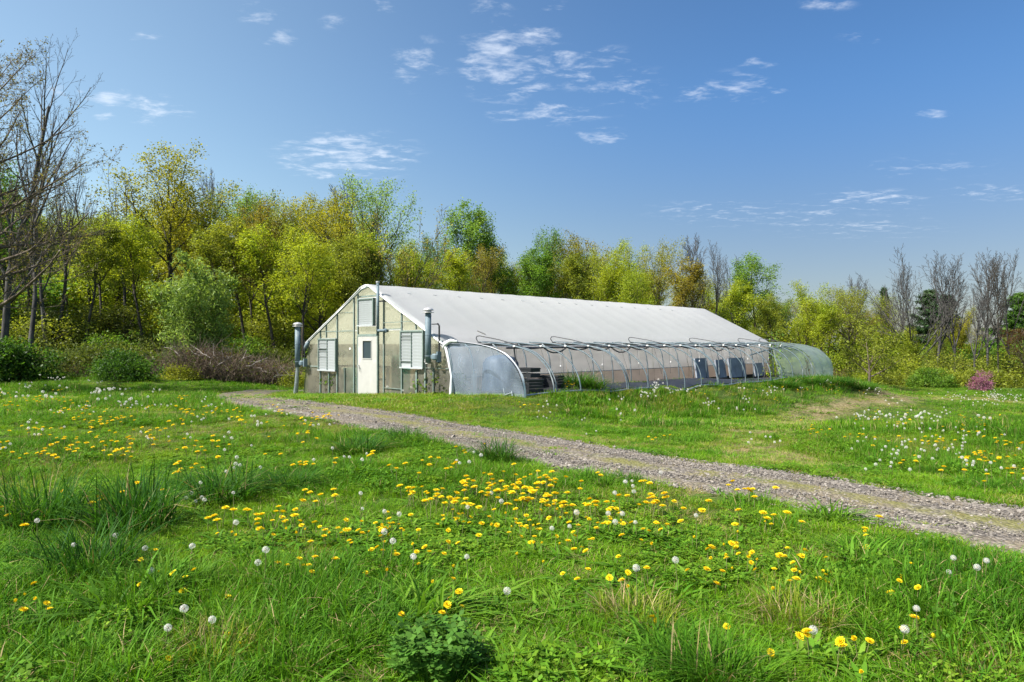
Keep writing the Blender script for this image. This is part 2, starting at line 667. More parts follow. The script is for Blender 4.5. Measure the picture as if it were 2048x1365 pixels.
def gravel_mat():
    m, k, out = new_mat('drive_gravel')
    p = geo(k).outputs['Position']
    uv = k.n('ShaderNodeUVMap')
    sp = k.n('ShaderNodeSeparateXYZ')
    k.put(sp.inputs[0], uv.outputs[0])
    v = k.n('ShaderNodeTexVoronoi')
    v.inputs['Scale'].default_value = 26
    k.put(v.inputs['Vector'], p)
    vr = k.n('ShaderNodeSeparateColor')
    k.put(vr.inputs[0], v.outputs['Color'])
    c = k.ramp(vr.outputs[0], [(0, (.066, .058, .052)), (.45, (.135, .118, .102)), (.75, (.20, .175, .148)), (1, (.31, .28, .24))])
    f = k.noise(p, 1.1, 6, .65)
    c = k.mix(k.smooth(f, .42, .62, 0, .75), c, (.19, .155, .10))
    mid = k.math('ABSOLUTE', k.math('SUBTRACT', sp.outputs[0], .52))
    moss = k.math('MULTIPLY', k.smooth(mid, .22, .02), k.smooth(k.noise(p, 1.6, 5, .6), .40, .60))
    c = k.mix(k.math('MULTIPLY', moss, .85), c, (.17, .165, .045))
    b = k.n('ShaderNodeBump')
    b.inputs['Strength'].default_value = .9
    b.inputs['Distance'].default_value = .03
    k.put(b.inputs['Height'], k.math('SUBTRACT', 1, v.outputs['Distance']))
    k.put(out.inputs[0], principled(k, c, .9, .2, 0, b.outputs[0]))
    return m


def make_drive():
    m = 15
    N = RN * 3
    A, B = resample(ROAD_A, N), resample(ROAD_B, N)
    V, U = [], []
    for i in range(N):
        for j in range(m):
            f = j / (m - 1)
            e = .10 * (vnoise(i * .37, 0, 1, 2) - .5) * (1 if j == 0 else 0) - .10 * (vnoise(i * .41, 3, 1, 4) - .5) * (1 if j == m - 1 else 0)
            q = A[i] + (B[i] - A[i]) * (f + float(e))
            V.append((q[0], q[1], f))
            U.append((f, i / N))
    V = np.array(V, float)
    f = V[:, 2].copy()
    rut = .02 * np.exp(-((f - .28) / .1) ** 2) + .02 * np.exp(-((f - .75) / .1) ** 2)
    edge = np.clip(np.minimum(f, 1 - f) / .07, 0, 1)
    V[:, 2] = H(V[:, 0], V[:, 1]) - .012 + .045 * edge - rut + .02 * (fbm(V[:, 0], V[:, 1], 1.5, 3) - .5)
    i, j = np.meshgrid(np.arange(N - 1), np.arange(m - 1), indexing='ij')
    a = (i * m + j).ravel()
    Q = np.c_[a, a + m, a + m + 1, a + 1]
    me = np_mesh('gravel_drive', V, Q, mats=[gravel_mat()], smooth=True)
    ul = me.uv_layers.new(name='UVMap')
    ul.data.foreach_set('uv', np.array(U, np.float32)[Q.ravel()].ravel())
    link('gravel_drive', me, kind='structure')


make_drive()


# ------------------------------------------------------------------ scattering (grass, gravel, far flowers)
def scatter(name, variants, P, rot, scl, idx, label=None, cat=None, kind='stuff', group=None):
    """one object: copies of the variant meshes stood on points"""
    me = bpy.data.meshes.new(name)
    n = len(P)
    me.vertices.add(n)
    me.vertices.foreach_set('co', np.asarray(P, np.float32).ravel())
    for nm, typ, dat, key in (('rot', 'FLOAT_VECTOR', rot, 'vector'), ('scl', 'FLOAT_VECTOR', scl, 'vector'), ('idx', 'INT', idx, 'value')):
        a = me.attributes.new(nm, typ, 'POINT')
        a.data.foreach_set(key, np.asarray(dat, np.int32 if typ == 'INT' else np.float32).ravel())
    me.update()
    for v in variants:
        for m in v.materials:
            if m.name not in me.materials:
                me.materials.append(m)
    o = link(name, me)
    if label:
        o['label'] = label
    if cat:
        o['category'] = cat
    if kind:
        o['kind'] = kind
    ng = bpy.data.node_groups.new(name + '_scatter', 'GeometryNodeTree')
    ng.interface.new_socket('Geometry', in_out='INPUT', socket_type='NodeSocketGeometry')
    ng.interface.new_socket('Geometry', in_out='OUTPUT', socket_type='NodeSocketGeometry')
    N, L = ng.nodes, ng.links
    gi, go = N.new('NodeGroupInput'), N.new('NodeGroupOutput')
    iop = N.new('GeometryNodeInstanceOnPoints')
    join = N.new('GeometryNodeJoinGeometry')
    for v in reversed(variants):
        src = bpy.data.objects.new(v.name, v)
        oi = N.new('GeometryNodeObjectInfo')
        oi.inputs['Object'].default_value = src
        g2 = N.new('GeometryNodeGeometryToInstance')
        L.new(oi.outputs['Geometry'], g2.inputs[0])
        L.new(g2.outputs[0], join.inputs[0])

    def attr(nm, t):
        a = N.new('GeometryNodeInputNamedAttribute')
        a.data_type = t
        a.inputs['Name'].default_value = nm
        return a.outputs['Attribute']
    e2r = N.new('FunctionNodeEulerToRotation')
    L.new(attr('rot', 'FLOAT_VECTOR'), e2r.inputs[0])
    L.new(gi.outputs[0], iop.inputs['Points'])
    L.new(join.outputs[0], iop.inputs['Instance'])
    iop.inputs['Pick Instance'].default_value = True
    L.new(attr('idx', 'INT'), iop.inputs['Instance Index'])
    L.new(e2r.outputs[0], iop.inputs['Rotation'])
    L.new(attr('scl', 'FLOAT_VECTOR'), iop.inputs['Scale'])
    L.new(iop.outputs[0], go.inputs[0])
    md = o.modifiers.new('scatter', 'NODES')
    md.node_group = ng
    return o


# ------------------------------------------------------------------ greenhouse
M = {}
M['film'] = None


def film_roof_mat():
    m, k, out = new_mat('white_roof_film')
    co = obj_coord(k)
    f = k.noise(k.vmath('MULTIPLY', co, (.5, .25, 1)), 1.2, 5, .6)
    st = k.noise(k.vmath('MULTIPLY', co, (.22, 2.2, .22)), 2.0, 5, .65)
    c = k.mix(k.smooth(f, .35, .7), (.66, .665, .675), (.71, .715, .725))
    c = k.mix(k.smooth(st, .55, .8, 0, .35), c, (.60, .59, .56))
    b = k.n('ShaderNodeBump')
    b.inputs['Strength'].default_value = .28
    b.inputs['Distance'].default_value = .08
    dg = k.vmath('MULTIPLY', co, (1.0, .45, 1.0))
    k.put(b.inputs['Height'], k.noise(dg, 1.7, 5, .6, 1.2))
    s = principled(k, c, .42, .45, 0, b.outputs[0])
    t = k.n('ShaderNodeBsdfTranslucent')
    t.inputs[0].default_value = (.90, .90, .90, 1)
    k.put(out.inputs[0], add_mix(k, .58, s, t.outputs[0]))
    return m


def sheet_mat(name, col, clear, trans=.5, rough=.3, blur=.25, tint=(.95, .96, .95), streak=(1, 1, 1), sp=.5, drift=.05):
    """plastic that lets some of the view through, some only as light"""
    m, k, out = new_mat(name)
    co = obj_coord(k)
    f = k.noise(k.vmath('MULTIPLY', co, streak), 2.3, 6, .62, .3)
    c = k.scalecol(col, k.smooth(f, .3, .7, .94, 1.05))
    b = k.n('ShaderNodeBump')
    b.inputs['Strength'].default_value = .12
    b.inputs['Distance'].default_value = .04
    k.put(b.inputs['Height'], f)
    s = principled(k, c, rough, sp, 0, b.outputs[0])
    t = k.n('ShaderNodeBsdfTranslucent')
    k.put(t.inputs[0], c)
    body = add_mix(k, trans, s, t.outputs[0])
    if blur > 0:
        r = k.n('ShaderNodeBsdfRefraction')
        r.inputs['Color'].default_value = (*tint, 1)
        r.inputs['Roughness'].default_value = blur
        r.inputs['IOR'].default_value = 1.06
    else:
        r = k.n('ShaderNodeBsdfTransparent')
        r.inputs['Color'].default_value = (*tint, 1)
    fac = k.smooth(f, .3, .7, min(1, clear + drift), clear - drift)
    k.put(out.inputs[0], add_mix(k, fac, body, r.outputs[0]))
    return m


M['film'] = film_roof_mat()
M['poly'] = sheet_mat('polycarbonate_panel', (.68, .66, .56), .68, .62, .22, .13, (.78, .79, .66), (.6, .6, .6), drift=.06)
M['end_film'] = sheet_mat('clear_end_film', (.54, .65, .78), .70, .40, .22, .0, (.90, .94, .97), (1.0, 1, .3))
M['far_film'] = sheet_mat('clear_far_film', (.56, .66, .60), .48, .55, .25, .0, (.88, .95, .91), (1, 1, .4))
M['wall_film'] = sheet_mat('milky_wall_film', (.94, .90, .88), .10, .76, .35, .3, (.9, .86, .84), (1, .25, 1))
M['kick'] = sheet_mat('tan_kick_wall', (.82, .71, .63), .06, .65, .4, .3, (.8, .7, .6), (1, .3, 1.2))
M['frame'] = plain_mat('weathered_green_frame', (.16, .21, .19), .55, .4, 0, .2, 4, .1, (.28, .28, .24))
M['steel'] = plain_mat('galvanized_steel', (.34, .38, .40), .42, .5, .55, .18, 9, .1)
M['flue'] = plain_mat('blue_grey_flue_metal', (.125, .175, .205), .6, .35, .0, .18, 6, .12, (.22, .25, .27))
M['cap'] = plain_mat('pale_flue_cap', (.50, .49, .49), .4, .5, .3, .15, 8)
M['white'] = plain_mat('white_door_paint', (.40, .395, .375), .4, .45, 0, .05, 3, .05, (.66, .64, .58))
M['louver'] = plain_mat('pale_louver_metal', (.37, .395, .405), .55, .35, .0, .10, 5, .0, (.38, .42, .43))
M['haze_panel'] = plain_mat('film_hazed_blue', (.22, .245, .285), .6, .3, 0, .35, 2, .3)  # blue-grey paled to imitate the wall film's haze over shapes behind it
M['black'] = plain_mat('black_plastic', (.018, .019, .022), .5, .4, 0, .3, 8, .1)
M['hose'] = plain_mat('dark_hose', (.035, .036, .04), .5, .4, 0, .2, 10)
M['hoop'] = plain_mat('hoop_pipe_steel', (.095, .13, .15), .6, .3, .0, .18, 6, .05, (.36, .38, .38))
M['bandw'] = plain_mat('white_edge_film', (.72, .73, .74), .4, .4, 0, .12, 5, .3)
M['teal'] = plain_mat('teal_plastic', (.08, .70, .56), .5, .4, 0, .2, 4)
M['wood'] = plain_mat('weathered_bench_wood', (.16, .12, .08), .85, .2, 0, .35, 5, .3)
M['navy'] = plain_mat('dark_blue_grey_tarp', (.045, .065, .10), .6, .3, 0, .3, 3, .4)
M['clip'] = plain_mat('white_clip', (.75, .75, .73), .5, .4, 0, .1, 8)
M['bounce_floor'] = plain_mat('pale_bounce_floor', (.55, .54, .50), .9, .1, 0, .15, 3)  # light tone chosen to throw light back up
M['eave'] = plain_mat('dirty_eave_board', (.24, .19, .14), .8, .2, 0, .35, 4, .2, (.45, .42, .38))
M['grey'] = plain_mat('grey_cast_box', (.30, .31, .31), .5, .4, .3, .2, 9)
_m, _k, _o = new_mat('window_glass')
_k.put(_o.inputs[0], principled(_k, (.035, .05, .065), .03, .9))
M['glass'] = _m
_m, _k, _o = new_mat('roof_stain_tear')
_k.put(_o.inputs[0], principled(_k, (.20, .20, .20), .8, .2))
M['tear'] = _m

LEN = 24.1
OUT = [(-4.85, -.35), (4.78, -.35), (4.40, 1.93), (.42, 3.92), (.14, 4.02), (-.14, 4.02), (-.42, 3.92), (-4.40, 1.93)]   # gable outline (across, up)


def half_width(z):
    if z > 3.92:
        return .42 - (z - 3.92) * 2.8
    if z > 1.93:
        return 4.40 - (z - 1.93) * (3.98 / 1.99)
    return 4.40 + (1.93 - z) * (.41 / 2.28)


def clip_poly(x0, x1, z0, z1):
    poly = [(x0, z0), (x1, z0), (x1, z1), (x0, z1)]
    n = len(OUT)
    for i in range(n):
        a, b = OUT[i], OUT[(i + 1) % n]
        res = []
        for j in range(len(poly)):
            p, q = poly[j], poly[(j + 1) % len(poly)]
            sp = (b[0] - a[0]) * (p[1] - a[1]) - (b[1] - a[1]) * (p[0] - a[0])
            sq = (b[0] - a[0]) * (q[1] - a[1]) - (b[1] - a[1]) * (q[0] - a[0])
            if sp >= 0:
                res.append(p)
            if sp * sq < 0:
                f = sp / (sp - sq)
                res.append((p[0] + (q[0] - p[0]) * f, p[1] + (q[1] - p[1]) * f))
        poly = res
        if len(poly) < 3:
            return None
    return poly


def roof_z(t):
    t = abs(t)
    if t < .42:
        return 4.05 - .13 * (t / .42) ** 2
    return 3.92 - (t - .42) * .5


def build_greenhouse():
    g = thing('greenhouse', 'long white film roofed greenhouse with translucent gable, white door and louvers', 'greenhouse', (GX, GY, GZ), GA)
    # roof film, a little slack between its bows, its hem hanging uneven over the gable
    nt, nl = 60, 240
    V = []
    for i in range(nl):
        for j in range(nt):
            f = j / (nt - 1) * 2 - 1
            t = f * 4.47
            l = -.16 + (LEN + .3) * i / (nl - 1)
            if i == 0:
                l += .10 * (vnoise(t * 1.3, 0, 1, 6) - .5) + (.0 if t < 0 else .05 * math.sin(t * 2.4))
            z = roof_z(t) + .035
            bow = abs(math.sin(math.pi * (l / 1.22)))
            z -= .013 * bow * (1 - abs(f) ** 3)
            z += .03 * (fbm(t * .8 + l * .35, l * .5, .7, 12) - .5) + .022 * math.sin((t * 1.3 + l * 1.1) * 2.0) * max(0, abs(f) - .5) * max(.1, 1 - l / 9)
            if abs(f) > .93:
                z -= (abs(f) - .93) * 1.6 + .05 * (vnoise(l * 1.2, f, 1, 8) - .3)
            if i == 0 and abs(f) > .06:
                z -= .05 + .04 * vnoise(t * 2.0, 1, 1, 3)
            V.append((t, l, z))
    i, j = np.meshgrid(np.arange(nl - 1), np.arange(nt - 1), indexing='ij')
    a = (i * nt + j).ravel()
    me = np_mesh('roof_film', V, np.c_[a, a + 1, a + nt + 1, a + nt], mats=[M['film']], smooth=True)
    roof = link('roof_film', me, g)
    # rolled hem along the gable edge
    for s in (-1, 1):
        hm = MB()
        pts, rd = [], []
        for q in range(40):
            t = s * (.0 + 4.42 * q / 39)
            pts.append((t, -.17 + .05 * (vnoise(t * 2.1, s, 1, 5) - .5), roof_z(t) - .005 - .03 * vnoise(t * 1.7, 2, 1, 9)))
            rd.append((.022 if s < 0 else .030) * (.6 + .8 * vnoise(t * 2.6, 4, 1, 2)))
        hm.tube(pts, rd, 7)
        hm.obj('roof_hem', M['bandw'], g, True)
    # stitched stays that show along the ridge and one tear low near the front
    for q in range(16):
        l = 1.2 + q * 1.22
        tr = MB()
        tr.tube([(.78, l - .05, roof_z(.78) + .045), (.84, l + .08, roof_z(.84) + .05)], .012, 5)
        tr.obj('roof_patch', M['louver'], g)
    tr = MB()
    tr.tube([(3.62, 2.05, roof_z(3.62) + .06), (3.88, 2.2, roof_z(3.88) + .06)], .02, 5)
    tr.obj('roof_tear', M['tear'], g)
    # gable sheets between the posts; door and louver openings stay free
    PY = 0.0
    cuts = [-4.9, -3.38, -2.12, -.94, -.68, .62, .96, 2.07, 3.31, 4.85]
    cells = []
    for x0, x1 in zip(cuts[:-1], cuts[1:]):
        if (x0, x1) == (-3.38, -2.12):
            cells += [(x0, -2.72, -.35, .82), (-2.72, x1, -.35, .82), (x0, -2.93, 2.12, 4.1), (-2.93, x1, 2.12, 4.1)]
        elif (x0, x1) == (-.68, .62):
            cells += [(x0, x1, 2.24, 2.56), (x0, x1, 3.60, 4.1), (x0, -.55, 2.56, 3.60), (.44, x1, 2.56, 3.60)]
        elif (x0, x1) == (2.07, 3.31):
            cells += [(x0, 2.86, -.35, 1.06), (2.86, x1, -.35, 1.06), (x0, 2.84, 2.37, 4.1), (2.84, x1, 2.37, 4.1)]
        elif (x0, x1) == (-4.9, -3.38):
            cells += [(x0, x1, -.35, 1.0), (x0, x1, 1.0, 4.1)]
        elif (x0, x1) == (3.31, 4.85):
            cells += [(x0, 3.76, -.35, 1.12), (3.76, x1, -.35, 1.12), (x0, x1, 1.12, 4.1)]
        else:
            cells += [(x0, x1, -.35, 2.40), (x0, x1, 2.40, 4.1)]
    for c in cells:
        e = .008
        poly = clip_poly(c[0] + e, c[1] - e, c[2] + e, c[3] - e)
        if not poly:
            continue
        b = MB()
        b.prism(poly, PY, PY + .008)
        b.obj('panel', M['poly'], g)
    # posts and rails, proud of the sheets
    def bar(name, x0, z0, x1, z1, w=.05, y=-.03, d=.05):
        b = MB()
        p, q = Vector((x0, y, z0)), Vector((x1, y, z1))
        dv = q - p
        rot = Matrix.Rotation(-math.atan2(dv.z, dv.x), 3, 'Y')
        b.box((p + q) / 2, (dv.length, d, w), rot)
        b.obj(name, M['frame'], g)
    for x, z0, z1, w in ((-3.38, -.35, 2.43, .05), (-2.12, -.35, 3.05, .05), (-.94, -.35, 3.64, .055), (-.68, 2.26, 3.76, .05), (.62, 2.26, 3.78, .06),
                         (.98, -.35, 3.62, .05), (2.04, -.35, 3.08, .05), (3.34, -.35, 2.45, .06), (-2.93, 2.15, 2.64, .04), (-2.72, -.35, .79, .05),
                         (2.84, 2.4, 2.70, .04), (2.87, -.35, 1.03, .07), (3.77, -.35, 1.1, .03), (-1.58, -.35, 1.0, .025)):
        bar('post', x, z0, x, z1, w)
    for x0, x1, z, w in ((-3.35, -.97, 2.40, .035), (-2.09, -.97, 3.1, .02), (-.65, .59, 2.245, .045), (-.65, .59, 3.66, .05), (1.01, 2.01, 2.43, .035),
                         (-4.55, -3.41, 1.0, .05), (3.37, 4.52, 1.12, .02), (1.01, 2.01, .35, .02)):
        bar('rail', x0, z, x1, z, w, -.024, .036)
    bar('brace', 1.01, 2.66, 2.9, 2.68, .022, -.075, .022)
    for s in (-1, 1):
        b = MB()
        for (xa, za), (xb, zb) in (((0, 4.0), (.42, 3.90)), ((.42, 3.90), (4.40, 1.91))):
            b.tube([(s * xa, -.06, za), (s * xb, -.06, zb)], .03, 6)
        b.obj('rafter', M['frame'], g)
    # door
    dz0, dz1, dx0, dx1 = -.12, 2.18, -.63, .58
    d = MB()
    wz0, wz1, wx0, wx1 = 1.38, 2.02, -.30, .24
    for x0, x1, z0, z1 in ((dx0, wx0, dz0, dz1), (wx1, dx1, dz0, dz1), (wx0, wx1, dz0, wz0), (wx0, wx1, wz1, dz1)):
        d.box(((x0 + x1) / 2, -.035, (z0 + z1) / 2), (x1 - x0, .05, z1 - z0))
    door = d.obj('door', M['white'], g)
    b = MB()
    b.box(((wx0 + wx1) / 2, -.03, (wz0 + wz1) / 2), (wx1 - wx0 - .002, .008, wz1 - wz0 - .002))
    b.obj('window_pane', M['glass'], door)
    b = MB()
    for x0, x1, z0, z1 in ((wx0 - .03, wx0, wz0 - .03, wz1 + .03), (wx1, wx1 + .03, wz0 - .03, wz1 + .03), (wx0, wx1, wz0 - .03, wz0), (wx0, wx1, wz1, wz1 + .03)):
        b.box(((x0 + x1) / 2, -.065, (z0 + z1) / 2), (x1 - x0, .02, z1 - z0))
    b.obj('window_frame', M['white'], door)
    b = MB()
    b.tube([(-.55, -.06, 1.10), (-.55, -.12, 1.10), (-.47, -.12, 1.06), (-.43, -.11, .88)], [.022, .02, .013, .009], 8)
    b.obj('handle', M['grey'], door)
    b = MB()
    for x in (dx0 - .03, dx1 + .035):
        b.box((x, -.035, (dz0 + dz1) / 2 + .02), (.05, .07, dz1 - dz0 + .04))
    b.box(((dx0 + dx1) / 2, -.035, dz1 + .026), (dx1 - dx0, .07, .045))
    b.obj('door_frame', M['frame'], g)

    # louver vents
    def louver(x0, x1, z0, z1, split, n, odd):
        f = MB()
        w = .045
        y = -.065
        for a, c, e, h in ((x0, x0 + w, z0, z1), (x1 - w, x1, z0, z1), (x0 + w, x1 - w, z1 - w, z1)):
            f.box(((a + c) / 2, y, (e + h) / 2), (c - a, .13, h - e))
        if split:
            f.box((split, y - .01, (z0 + z1) / 2), (.022, .10, z1 - z0 - 2 * w))
        fr = f.obj('louver_vent', M['frame'], g)
        b = MB()
        b.box(((x0 + x1) / 2, y - .012, z0 + .022), (x1 - x0 - 2 * w + .09, .15, .044))
        b.obj('sill', M['louver'], fr)
        b = MB()
        b.box(((x0 + x1) / 2, y + .052, (z0 + z1) / 2), (x1 - x0 - 2 * w, .01, z1 - z0 - w))
        b.obj('back_sheet', M['frame'], fr)
        cols = [(x0 + w, split - .011), (split + .011, x1 - w)] if split else [(x0 + w, x1 - w)]
        hh = (z1 - w - z0 - w) / n
        cache = {}
        for ci, (a, c) in enumerate(cols):
            for r in range(n):
                tilt = R(12 if ci else 17)
                if (ci, r) in odd:
                    tilt = R(odd[(ci, r)])
                key = (round(c - a, 3), round(tilt, 3))
                if key not in cache:
                    b = MB()
                    rot = Matrix.Rotation(tilt, 3, 'X')
                    b.box((0, 0, 0), (c - a - .006, .010, hh * 1.12), rot)
                    b.box((0, -math.sin(tilt) * -hh * .5 - .006, -hh * .5), (c - a - .006, .012, .012), rot)
                    cache[key] = b.mesh('slat', M['louver'])
                o = link('slat', cache[key], fr)
                o.location = ((a + c) / 2, y - .02, z0 + w + hh * (r + .5))
    louver(-3.42, -2.10, .84, 2.12, -2.75, 11, {(0, 7): 52, (0, 4): 26, (0, 6): 28, (0, 9): 24})
    louver(2.05, 3.33, 1.08, 2.37, 2.68, 11, {(0, 9): 30, (0, 8): 26, (0, 1): 40, (0, 0): 5})
    louver(-.58, .44, 2.56, 3.58, None, 12, {})

    # flues
    def flue(x, z0, z1, r, y, cap, label=None):
        f = MB()
        f.tube([(x, y, z0), (x, y, z1)], r, 20)
        for z in (z0 + .22, (z0 + z1) / 2 + .1, z1 - .1):
            f.tube([(x, y, z - .012), (x, y, z + .012)], r + .006, 20)
        o = f.obj('flue_pipe', M['flue'], g, True)
        for p in o.data.polygons:
            p.use_smooth = len(p.vertices) == 4
        if label:
            o['label'] = label
        if cap:
            c = MB()
            c.lathe([(r * .5, z1 - .01), (r * 1.9, z1), (r * 1.9, z1 + .02), (r * 1.1, z1 + .025), (r * 1.1, z1 + .07), (r * 1.75, z1 + .075),
                     (r * 1.8, z1 + .10), (r * 1.2, z1 + .15), (0.001, z1 + .18)], (x, y, 0), 20)
            c.obj('cap', M['cap'], o, True)
        return o
    f = flue(.91, 2.2, 4.10, .050, -.24, False, 'thin centre flue beside the gable peak')
    b = MB()
    b.lathe([(.050, 0), (.066, .0), (.066, .05), (.04, .055), (.001, .056)], (.91, -.24, 4.08), 16)
    b.obj('cap', M['cap'], f)
    b = MB()
    b.tube([(.91, -.24, 2.38), (1.02, -.22, 2.38), (1.14, -.12, 2.38), (1.17, 0.02, 2.38)], [.05, .05, .055, .055], 12)
    b.tube([(1.15, -.10, 2.38), (1.155, -.07, 2.38)], [.085, .085], 16)
    b.obj('elbow', M['flue'], f)
    b = MB()
    b.box((1.08, -.2, 3.42), (.34, .03, .05))
    b.box((1.20, -.12, 3.42), (.03, .2, .05))
    b.obj('bracket', M['black'], f)
    f = flue(3.83, 1.30, 2.92, .098, -.30, True, 'fat right flue by the hoop tunnel')
    b = MB()
    b.lathe([(.001, -.10), (.10, -.10), (.13, -.06), (.13, .06), (.10, .10), (.001, .10)], (4.16, -.26, 1.5), 14)
    b.box((4.02, -.24, 1.5), (.16, .1, .12))
    b.box((4.25, -.2, 1.5), (.06, .16, .34))
    b.obj('blower', M['flue'], f)
    b = MB()
    b.tube([(4.24, -.18, 1.3), (4.24, -.18, 2.5), (4.18, -.2, 2.57)], .028, 8)
    b.box((4.08, -.24, 2.55), (.26, .04, .03))
    b.obj('stay', M['black'], f)
    b = MB()
    b.box((3.62, -.16, 1.36), (.12, .14, .13))
    b.box((3.72, -.22, 1.30), (.16, .1, .07))
    b.tube([(3.52, -.2, 1.33), (3.60, -.2, 1.36)], .02, 6)
    b.obj('junction_box', M['cap'], f)
    b = MB()
    b.tube([(3.66, -.2, 1.28), (3.67, -.22, 1.12), (3.73, -.22, 1.0), (3.80, -.2, .95)], .009, 6)
    b.obj('cable', M['black'], f)
    f = flue(-4.76, .95, 2.62, .108, -.28, True, 'fat left flue at the far corner of the gable')
    b = MB()
    b.lathe([(.001, -.1), (.1, -.1), (.12, -.06), (.12, .06), (.09, .10), (.001, .10)], (-4.45, -.24, 1.12), 14)
    b.box((-4.6, -.24, 1.12), (.16, .1, .1))
    b.box((-4.28, -.2, 1.14), (.08, .16, .32))
    b.obj('blower', M['flue'], f)
    b = MB()
    b.tube([(-4.36, -.18, 1.05), (-4.36, -.18, 2.05)], .026, 8)
    b.box((-4.5, -.24, 1.9), (.3, .03, .03))
    b.obj('stay', M['black'], f)
    b = MB()
    b.tube([(-4.76, -.28, .96), (-4.84, -.28, .3), (-4.98, -.28, -.4)], [.07, .085, .10], 10)
    b.obj('flue_leg', M['steel'], f)
    b = MB()
    b.tube([(-4.5, -.1, 1.62), (-4.35, -.12, 1.80), (-4.12, -.14, 1.98)], [.05, .10, .06], 9)
    b.obj('gutter_end', M['flue'], g, True)
    b = MB()
    b.lathe([(.045, 0), (.05, .01), (.03, .02), (.001, .022)], (0, 0, 0), 12)
    o = b.obj('white_disc', M['clip'], g)  # small white disc on the gable sheet
    o.location = (-1.25, -.005, 1.72)
    o.rotation_euler = (R(90), 0, 0)
    # long side walls and far gable
    for s in (-1, 1):
        for q in range(8):
            y0, y1 = .02 + q * LEN / 8, (q + 1) * LEN / 8 - .01
            b = MB()
            b.prism([(s * 4.37, .82), (s * 4.375, .82), (s * 4.305, 1.9), (s * 4.30, 1.9)], y0, y1)
            b.obj('wall_sheet', M['wall_film'], g)
            b = MB()
            b.prism([(s * 4.395, -.6), (s * 4.425, -.6), (s * 4.415, .80), (s * 4.385, .80)], y0, y1)
            b.obj('kick_board', M['kick'], g)
        b = MB()
        b.tube([(s * 4.43, .02, .81), (s * 4.43, LEN, .81)], .014, 6)
        b.tube([(s * 4.39, .02, 1.86), (s * 4.39, LEN, 1.86)], .03, 6)
        b.obj('wall_rail', M['steel'], g)
    for q in range(12):
        b = MB()
        b.box((4.40, (q + .5) * LEN / 12, 1.885), (.05, LEN / 12 - .02, .07))
        b.obj('eave_board', M['eave'], g)
    b = MB()
    b.box((4.5, LEN / 2 + .5, .10), (.08, LEN - 1.2, .28))
    b.obj('base_board', M['black'], g)
    b = MB()
    b.box((0, LEN / 2, -.33), (8.6, LEN - .2, .06))
    b.obj('floor', M['bounce_floor'], g)  # pale floor added to bounce light around the interior
    b = MB()
    b.prism(OUT, LEN - .01, LEN)
    b.obj('far_gable', M['poly'], g)
    return g


GREEN = build_greenhouse()


def inside_things():
    """what shows dimly through the gable sheets"""
    def at(name, label, cat, t, l, group=None):
        x, y = to_world(t, l)
        return thing(name, label, cat, (x, y, GZ - .05), GA, group)
    for t, l, r, h, lab in ((-1.74, .315, .28, 1.02, 'teal barrel seen dimly through the gable between left louver and door'),
                            (1.45, .365, .33, 1.55, 'tall green barrel seen dimly through the gable right of the door'),
                            (2.32, .215, .18, .42, 'small teal bucket low behind the gable under the right louver')):
        o = at('storage_barrel' if h > .5 else 'bucket', lab, 'barrel' if h > .5 else 'bucket', t, l)
        b = MB()
        b.lathe([(.001, 0), (r * .92, 0), (r, .08 * h), (r * 1.03, h * .33), (r, h * .36), (r, h * .63), (r * 1.03, h * .66), (r, h * .9), (r * .93, h), (.001, h)], (0, 0, 0), 18)
        b.obj('body', M['teal'], o, True)
    o = at('potting_bench', 'brown potting bench behind the gable left of the door', 'bench', -2.35, 1.3)
    b = MB(); b.box((0, 0, 1.05), (2.6, .8, .07)); b.obj('bench_top', M['wood'], o)
    b = MB(); b.box((0, .1, .55), (2.4, .5, .06)); b.obj('shelf', M['wood'], o)
    for sx in (-1.2, 1.2):
        for sy in (-.35, .35):
            b = MB(); b.box((sx, sy, .5), (.09, .09, 1.0)); b.obj('leg', M['wood'], o)
    for t, l, w, hh, lab in ((-2.75, .40, .55, .75, 'potted greenery low behind the gable under the left louver'), (3.0, .40, .8, .85, 'potted greenery low behind the gable under the right louver'),
                             (4.1, .42, .5, 1.0, 'tall greenery behind the gable beside the right flue'), (1.5, 1.6, .7, 1.5, 'dark greenery deeper inside, right of the door')):
        o = at('potted_plant', lab, 'plant', t, l)
        g_ = np.random.default_rng(int(t * 10 + 50))
        P = np.c_[g_.normal(0, w * .42, 700), g_.normal(0, .22, 700), g_.uniform(.3, hh, 700)]
        V, Q = leaf_quads(g_, P, .10, 0, 1.6)
        link('leaves', np_mesh('leaves', V, Q, mats=[M['leafy']]), o)
        b = MB(); b.lathe([(.001, 0), (.16, 0), (.21, .30), (.19, .30), (.001, .27)], (0, 0, 0), 12); b.obj('pot', M['black'], o)
    o = at('storage_rack', 'dark wooden rack of shelves behind the gable under the right louver', 'rack', 2.9, 1.2)
    for z in (.45, 1.0, 1.5):
        b = MB(); b.box((0, 0, z), (2.6, .6, .05)); b.obj('shelf', M['wood'], o)
    for sx in (-1.25, 0, 1.25):
        b = MB(); b.box((sx, .26, .8), (.07, .07, 1.6)); b.obj('upright', M['wood'], o)
    for sx, w in ((-.7, .9), (.55, 1.0)):
        b = MB(); b.box((sx, .05, .30), (w, .5, .28)); b.obj('crate', M['wood'], o)


M['leafy'] = leaf_mat('indoor_leaves', [(.06, .12, .02), (.09, .16, .025), (.13, .19, .04)])
inside_things()

# ------------------------------------------------------------------ hoop tunnel along the right side
PROF = [(4.50, 1.97), (5.0, 1.955), (5.6, 1.91), (6.25, 1.83), (6.78, 1.71), (7.17, 1.54), (7.54, 1.24), (7.74, .93), (7.84, .62), (7.86, .30), (7.84, .0), (7.83, -.30)]


